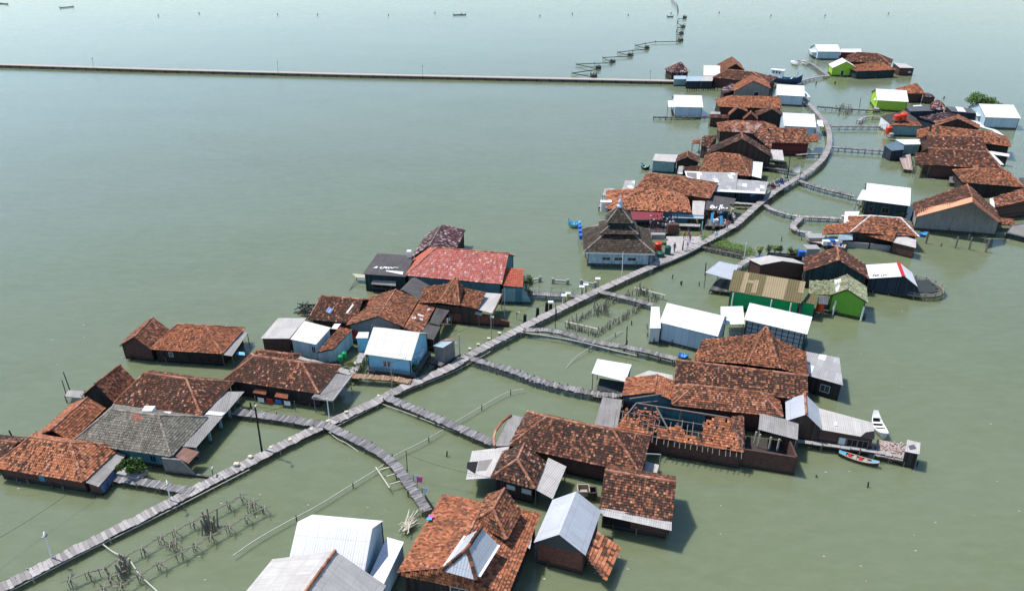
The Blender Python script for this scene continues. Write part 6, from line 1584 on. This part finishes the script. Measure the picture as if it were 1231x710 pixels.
# ------------------------------------------------------------------ motorbikes, dish, small frames
def motorbike(px,z,rz,mat,label):
    p=P(px,z); o=thing('motorbike',(p.x,p.y,z),label,'motorbike','motorbikes parked by the boardwalk'); o['_o']=(0,0,0); lo=thing('t',(0,0,0),'x','x')
    def bld(mb,n,m,par=None):
        ob=mb.build(n,m,None,(0,0,0)); ob.parent=par or o; return ob
    for y in (-.6,.6):
        mb=MB(); mb.cyl((-.06,y,.3),(.06,y,.3),.3,.3,12); w=bld(mb,'wheel',D['black']); mb=MB(); mb.cyl((-.07,y,.3),(.07,y,.3),.18,.18,10); bld(mb,'rim',D['steel'],w)
    mb=MB(); mb.beam((0,-.6,.45),(0,.15,.5),.22,.3); mb.beam((0,.15,.45),(0,.5,.95),.16,.2); mb.beam((0,-.85,.68),(0,-.3,.6),.16,.12); bld(mb,'body',D[mat])
    mb=MB(); mb.box((0,-.28,.76),(.13,0,0),(0,.36,0),(0,0,.06)); bld(mb,'seat',D['black'])
    mb=MB(); mb.beam((-.34,.48,1.02),(.34,.48,1.02),.05,.05); mb.beam((0,.6,.3),(0,.46,1.0),.06,.06); bld(mb,'handlebar',D['steel'])
    mb=MB(); mb.box((0,.56,.9),(.1,0,0),(0,.07,0),(0,0,.1)); bld(mb,'headlight',D['white']); bpy.data.objects.remove(lo); o.rotation_euler=(0,0,rz); return o
mp=thing('parking_platform',tuple(P(X5(790,630),0)),'dark plank parking platform with motorbikes inside the boardwalk curve','platform'); q4=[P(X5(*k),1.05) for k in ((700,668),(765,682),(900,600),(835,580))]; mb=MB()
for i in range(16): mb.slab([q4[0].lerp(q4[1],0).lerp(q4[3],i/16),q4[1].lerp(q4[2],i/16),q4[1].lerp(q4[2],(i+.93)/16),q4[0].lerp(q4[3],(i+.93)/16)],.07)
mb.build('deck',PL['dark'],mp)
for k in q4: post_obj(mp,k,-.6,1.0,.1,D['wood'])
for i,(xy,mt) in enumerate((((730,660),'redp'),((765,644),'white'),((800,626),'blue'),((840,602),'white'))): motorbike(X5(*xy),1.08,1.0+random.uniform(-.2,.2),mt,['red','pale','blue','white'][i]+' motorbike parked by the boardwalk, %s from the lower left'%ORD[i])
p=P(X5(940,535),1.0); o=thing('satellite_dish',(p.x,p.y,1.0),'pale satellite dish on a stub pole inside the boardwalk curve','satellite dish'); o['_o']=(p.x,p.y,1.0)
mb=MB(); mb.cyl(p-V3((0,0,1.5)),p+V3((0,0,.7)),.06,.05,6); mb.build('pole',D['steel'],o)
mb=MB(); ax=V3((-.2,-.75,.62)).normalized(); e1=ax.cross(V3((0,0,1))).normalized(); e2=ax.cross(e1); c0=p+V3((0,0,.9)); rr=[(0,0),(.35,.04),(.65,.13),(.95,.28)]
for (r0,d0),(r1,d1) in zip(rr,rr[1:]):
    for k in range(14):
        a,b=2*math.pi*k/14,2*math.pi*(k+1)/14
        f=lambda r_,d_,t_: c0+ax*d_+(e1*math.cos(t_)+e2*math.sin(t_))*r_
        mb.face([f(r0,d0,a),f(r1,d1,a),f(r1,d1,b),f(r0,d0,b)])
mb.build('dish',D['rail'],o)
pole((621,384),(621.5,373.5),'small lamp on a bent stick between the red hall and the boardwalk','lamp_post',r=.05,mat='rail',z=0)
pole(KK(485,640),KK(485,570),'dark solar lamp post at the foot of the grey ramp wall','lamp_post',r=.05,mat='black',z=.3)
mb=MB(); a,b,c,d=P(W8(540,265),.6),P(W8(548,262),1.9),P(W8(592,268),.6),P(W8(590,262),1.9)
for u,v in ((a,a+V3((0,0,2.2))),(c,c+V3((0,0,2.2))),(a+V3((0,0,2.2)),c+V3((0,0,2.2)))): mb.beam(u,v,.09,.09)
single(mb,'landing_gantry',D['rail'],'bare pale pole frame over the landing of the large dark brown house','frame')
mb=MB(); a,b=P(W7(300,300),1.2),P(W7(318,350),.2)
# washing lines
def washing(pa,pb,z,label,cols):
    a,b=P(pa,z),P(pb,z); o=thing('washing_line',tuple((a+b)/2),label,'washing line'); o['_o']=tuple((a+b)/2); mb=MB(); mb.tube([a,a.lerp(b,.5)-V3((0,0,.08)),b],.015,4); mb.build('line',D['black'],o)
    for e in (a,b):
        mb=MB(); mb.cyl(e-V3((0,0,z+.4)),e+V3((0,0,.1)),.04,.04,5); mb.build('pole',D['wood'],o)
    n=len(cols); d=(b-a)/(n+.5)
    for i,cn in enumerate(cols):
        u=a+d*(i+.3); mb=MB(); h1=random.uniform(.5,.85); mb.slab([u-V3((0,0,h1)),u+d*.7-V3((0,.04,h1*random.uniform(.85,1))),u+d*.7-V3((0,0,.05)),u-V3((0,0,.03))],.02); mb.build('garment',D[cn],o)
washing(Q4(235,385),Q4(420,402),1.9,'washing line with white and blue clothes on the pinkish deck',['white','skyblue','white','pinkc','white','blue'])
washing(Q3(640,430),Q3(700,415),1.9,'washing line under the dark porch sheets above the boardwalk',['redp','white','mint'])
washing(X1(405,600),X1(425,520),2.0,'washing line with yellow and green cloths by the pale platform',['yellow','greenp','yellow','tealg'])
washing(W2(290,318),W2(420,335),1.3,'washing line along the front of the black walled brown roofed house',['white','redp','blue','white'])
# ------------------------------------------------------------------ cables
def cable(pts, label, r=.018):
    mb=MB()
    for a,b in zip(pts,pts[1:]):
        L=(b-a).length; q_=[a.lerp(b,i/10)-V3((0,0,.035*L*4*(i/10)*(1-i/10))) for i in range(11)]; mb.tube(q_,r,4)
    return single(mb,'power_cable',D['black'],label,'cable','thin power cables')
up=P((314.7,543),0)+V3((0,0,5.0)); lp=P((395.5,502),0)+V3((0,0,3.3)); wp=P((203.8,601),0)+V3((0,0,3.0))
cable([P(Y5(655,505),1.9),P((-40,667),2.4)],'thin cable sagging from the bright orange roof over the lower left water')
cable([wp,up,lp],'thin cable strung along the lamp posts of the lower boardwalk')
cable([lp,P((471,467),0)+V3((0,0,3.6)),P((552.6,425),0)+V3((0,0,3.2)),P((590.7,406),0)+V3((0,0,3.6)),P((667.6,393),0)+V3((0,0,4.0)),P((748,328),0)+V3((0,0,3.6))],'thin cable strung along the poles of the middle boardwalk')
cable([P((606.8,384),0)+V3((0,0,4.5)),P((590.7,406),0)+V3((0,0,3.6))],'thin cable from the red hall to the boardwalk lamp post')
cable([P((490.2,574),0)+V3((0,0,3)),P(Q7(165,456),2.3)],'thin cable from the dark stake to the dark hipped house')

# ------------------------------------------------------------------ people
SK=plain('skin_brown',(.30,.16,.10),.6,.08); HAIR=plain('hair_black',(.012,.01,.01),.6,.1)
def body_proto(walk):
    me=bpy.data.meshes.new('person'); s_=.22 if walk else .06
    J=[(0,0,.92),(0,0,1.12),(0,0,1.36),(0,0,1.47),(0,.01,1.56),(0,.01,1.68),
       (-.10,0,.88),(-.11,s_*.6,.48),(-.11,s_*.5-.02,.08),(-.11,s_*.5+.13,.03),
       (.10,0,.88),(.11,-s_*.3,.48),(.11,-s_*1.3,.09),(.11,-s_*1.3+.12,.04),
       (-.19,0,1.36),(-.24,-s_*.5,1.10),(-.25,-s_*.3+.08,.86),(-.25,-s_*.3+.1,.78),
       (.19,0,1.36),(.24,s_*.5,1.10),(.25,s_*.6+.08,.86),(.25,s_*.6+.1,.78)]
    E=[(0,1),(1,2),(2,3),(3,4),(4,5),(0,6),(6,7),(7,8),(8,9),(0,10),(10,11),(11,12),(12,13),(2,14),(14,15),(15,16),(16,17),(2,18),(18,19),(19,20),(20,21)]
    Rr=[.14,.13,.15,.06,.085,.09,.09,.065,.045,.04,.09,.065,.045,.04,.065,.045,.034,.035,.065,.045,.034,.035]
    me.from_pydata(J,E,[]); o=bpy.data.objects.new('person',me); COL.objects.link(o)
    sk_=o.modifiers.new('s','SKIN'); o.modifiers.new('ss','SUBSURF').levels=1
    for v,r_ in zip(me.skin_vertices[0].data,Rr): v.radius=(r_,r_*.8)
    me.skin_vertices[0].data[0].use_root=True
    bpy.context.view_layer.update(); dg=bpy.context.evaluated_depsgraph_get(); m=bpy.data.meshes.new_from_object(o.evaluated_get(dg)); bpy.data.objects.remove(o); return m
BP=[body_proto(False),body_proto(True)]
hm=MB(); hm.lathe((0,-.015,1.60),[(.105,0),(.112,.06),(.095,.12),(.05,.165),(.01,.175)],10); hobj=hm.build('hair',HAIR,None,(0,0,0)); hmesh=hobj.data; bpy.data.objects.remove(hobj)
clothm={}
def cm(c):
    if c not in clothm: clothm[c]=plain('cloth_%d'%len(clothm),c,.8,.1)
    return clothm[c]
def person(px, z, rz, walk, shirt, trous, label, group=None, sc_=1.0, scarf=None):
    m=BP[walk].copy(); m.materials.clear()
    for x in (cm(shirt),cm(trous),SK,D['black']): m.materials.append(x)
    for f in m.polygons:
        z_=f.center.z; x_=abs(f.center.x)
        f.material_index = 3 if z_<.07 else 2 if z_>1.47 or (x_>.2 and z_<1.12) else (1 if z_<.93 else 0)
        f.use_smooth=True
    p=P(px,z); o=bpy.data.objects.new('person',m); COL.objects.link(o); o.location=(p.x,p.y,z); o.rotation_euler=(0,0,rz); o.scale=(sc_,)*3
    tag(o,label,'person',group); hh=bpy.data.objects.new('headscarf' if scarf else 'hair',hmesh.copy() if scarf else hmesh); COL.objects.link(hh); hh.parent=o
    if scarf: hh.data.materials[0]=cm(scarf)
    return o
WHT=(.7,.7,.7); BLK=(.02,.02,.025); NVY=(.03,.04,.09); REDC=(.5,.05,.04); PUR=(.35,.25,.5); GRN=(.05,.25,.12); ORN=(.5,.2,.06); GRY=(.2,.2,.21)
person(Y1(510,540),.82,2.5,1,NVY,BLK,'person in dark clothes walking alone across the paved square')
person(Y1(612,520),.82,1.2,0,BLK,BLK,'person in black standing in the middle of the paved square')
person(Y1(665,515),.82,2.0,1,PUR,WHT,'person in a lilac top and pale trousers beside the one in black',scarf=WHT)
person(Y1(700,425),.82,4.0,0,REDC,PUR,'person in a red top at the back of the paved square',scarf=REDC)
person(Y1(632,385),.82,3.2,0,ORN,BLK,'person in a brown orange shirt at the back edge of the square')
person(Y1(684,375),.82,3.2,0,GRY,NVY,'person in a grey shirt at the back edge of the square')
person(Y1(825,380),.82,1.0,0,REDC,WHT,'person in red at the corner of the square by the pale pole')
person(X3(655,505),1.0,.8,0,WHT,NVY,'person in a white shirt in front of the market stall',scarf=WHT)
person(X3(676,500),1.0,1.8,0,REDC,GRY,'person in a pinkish red shirt in front of the market stall')
person(X3(575,535),.9,.3,0,GRY,BLK,'person in grey bending over goods left of the boardwalk')
person(X3(590,580),.9,2.6,1,WHT,WHT,'person in white walking on the boardwalk below the market')
person(X3(700,440),.95,1.5,0,NVY,BLK,'person in navy at the right side of the market stall')
# porch for the gathering
hp=thing('porch_deck',tuple(P(Y1(370,280),0)),'plank porch in front of the orange hipped house where the crowd stands','porch'); q=[P(Y1(*p),.85) for p in ((150,300),(545,315),(555,215),(160,170))]
mb=MB()
for i in range(18): mb.slab([q[0].lerp(q[1],i/18),q[0].lerp(q[1],(i+.94)/18),q[3].lerp(q[2],(i+.94)/18),q[3].lerp(q[2],i/18)],.08)
mb.build('deck',PL['dark'],hp)
for p in q: post_obj(hp,p,-.6,.8,.1,D['wood'])
cols_=[(BLK,'black'),(NVY,'navy'),(WHT,'white'),(BLK,'black'),(GRY,'grey'),(PUR,'lilac'),(BLK,'black'),(WHT,'white')]
k=0
for row in range(3):
    for i in range(9):
        x=222+i*38+random.uniform(-9,9); y=288-row*42+random.uniform(-8,8)
        if x>520: continue
        c1,n1=cols_[(i*3+row*5)%8]; c2,n2=[(BLK,'black'),(NVY,'navy'),(REDC,'red'),(BLK,'black')][(i+row)%4]
        sf=WHT if (i+row)%4==2 else None
        person(Y1(x,y),.9,random.uniform(-.6,.6)+math.pi*(i%2),0,c1,c2,'person in a %s top, %s from the left in the crowd\'s %s row'%(n1,ORD[i],['front','middle','back'][row]),'crowd gathered by the maroon awning',random.uniform(.93,1.05),sf); k+=1

# ------------------------------------------------------------------ floating scraps
mb=MB()
for i in range(110):
    x=random.uniform(0,1231); y=random.uniform(140,705); p=P((x,y),.01); s_=random.uniform(.04,.13)
    mb.slab([p+V3((-s_,-s_*.6,0)),p+V3((s_,-s_*.5,.01)),p+V3((s_*.8,s_*.6,0)),p+V3((-s_*.9,s_*.5,.01))],.02)
for i in range(90):
    h_=random.choice(HS); o_=V3(h_.th['_o']); p=V3((o_.x+random.gauss(0,6),o_.y+random.gauss(0,5),.015)); s_=random.uniform(.05,.16)
    mb.slab([p+V3((-s_,-s_*.4,0)),p+V3((s_,-s_*.5,.01)),p+V3((s_*.8,s_*.3,0)),p+V3((-s_*.9,s_*.5,.01))],.02)
o=single(mb,'floating_scraps',plain('scraps',(.34,.32,.26),.8,.6),'scattered foam and wood scraps floating on the water','litter',kind='stuff')
# ================================================================== camera, light, water
cam=bpy.data.cameras.new('camera'); co=bpy.data.objects.new('camera',cam); COL.objects.link(co); sc.camera=co
cam.sensor_fit='HORIZONTAL'; cam.sensor_width=36; cam.lens=36*F_PX/1231; co.location=(0,0,HCAM); co.rotation_euler=(math.pi/2-PITCH,0,0); cam.clip_end=20000; cam.clip_start=1
w=bpy.data.worlds.new('World'); sc.world=w; w.use_nodes=True; nt=w.node_tree; bg=nt.nodes['Background']
sk=nt.nodes.new('ShaderNodeTexSky'); sk.sky_type='NISHITA'; sk.sun_disc=False
SUN_EL=62; sd=V3((-.906*math.cos(R(SUN_EL)),.42*math.cos(R(SUN_EL)),math.sin(R(SUN_EL))))
sk.sun_elevation=R(SUN_EL); sk.sun_rotation=math.atan2(sd.x,sd.y); sk.air_density=1.0; sk.dust_density=0.2; sk.ozone_density=1.0; sk.altitude=0
nt.links.new(sk.outputs[0],bg.inputs[0]); bg.inputs[1].default_value=.15
sl_=bpy.data.lights.new('sun','SUN'); sl_.energy=4.2; sl_.angle=R(.9); sl_.color=(1,.955,.89); so=bpy.data.objects.new('sun',sl_); COL.objects.link(so)
so.rotation_euler=(-sd).to_track_quat('-Z','Y').to_euler(); so.location=(0,60,120)
t=NT('murky_sea_water'); ps=t.pos()
big=t.noise(t.mapping(ps,(.012,.02,1)),1.0,4,.55); mid=t.noise(t.mapping(ps,(.05,.09,1)),1.0,4,.6)
c=t.mix(t.ramp(big,[(.35,g(0)),(.65,g(1))]),(.121,.146,.074),(.139,.164,.093))
fine_=t.noise(t.mapping(ps,(.35,.9,1)),1.0,5,.7); c=t.mix(t.ramp(fine_,[(.42,g(0)),(.72,g(.45))]),c,(.178,.200,.128))  # silt mottling whose paler streaks also paint in sunlit ripple texture
c=t.mix(t.ramp(mid,[(.4,g(0)),(.7,g(.35))]),c,(.158,.184,.116))
n1=t.noise(t.mapping(ps,(.9,1.6,1)),1.0,3,.6); n2=t.noise(t.mapping(ps,(.22,.5,1)),1.0,2,.5)
hgt=t.math('ADD',t.math('MULTIPLY',n1,.10),t.math('MULTIPLY',n2,.35))
n3=t.noise(t.mapping(ps,(2.2,4.6,1)),1.0,3,.65); lane=t.noise(t.mapping(ps,(.02,.045,1)),1.0,3,.5)
hgt=t.math('ADD',hgt,t.math('MULTIPLY',n3,t.math('MULTIPLY',lane,.14)))
t.bump(hgt,.42,.35)
t.b.inputs['IOR'].default_value=1.46
wm=t.done(c,.15,.5); t.b.subsurface_method='BURLEY'; t.b.inputs['Subsurface Weight'].default_value=.85; t.b.inputs['Subsurface Radius'].default_value=(1.0,1.0,.6); t.b.inputs['Subsurface Scale'].default_value=.8
mb=MB(); mb.face([(-6000,-3000,0),(6000,-3000,0),(6000,9000,0),(-6000,9000,0)])
o=mb.build('water',wm); tag(o,'murky olive green shallow sea flooding the village','water',kind='structure')
sc.view_settings.view_transform='Standard'; sc.view_settings.look='None'; sc.view_settings.gamma=1; sc.view_settings.exposure=EXPO
for o in bpy.data.objects:
    if '_o' in o: del o['_o']
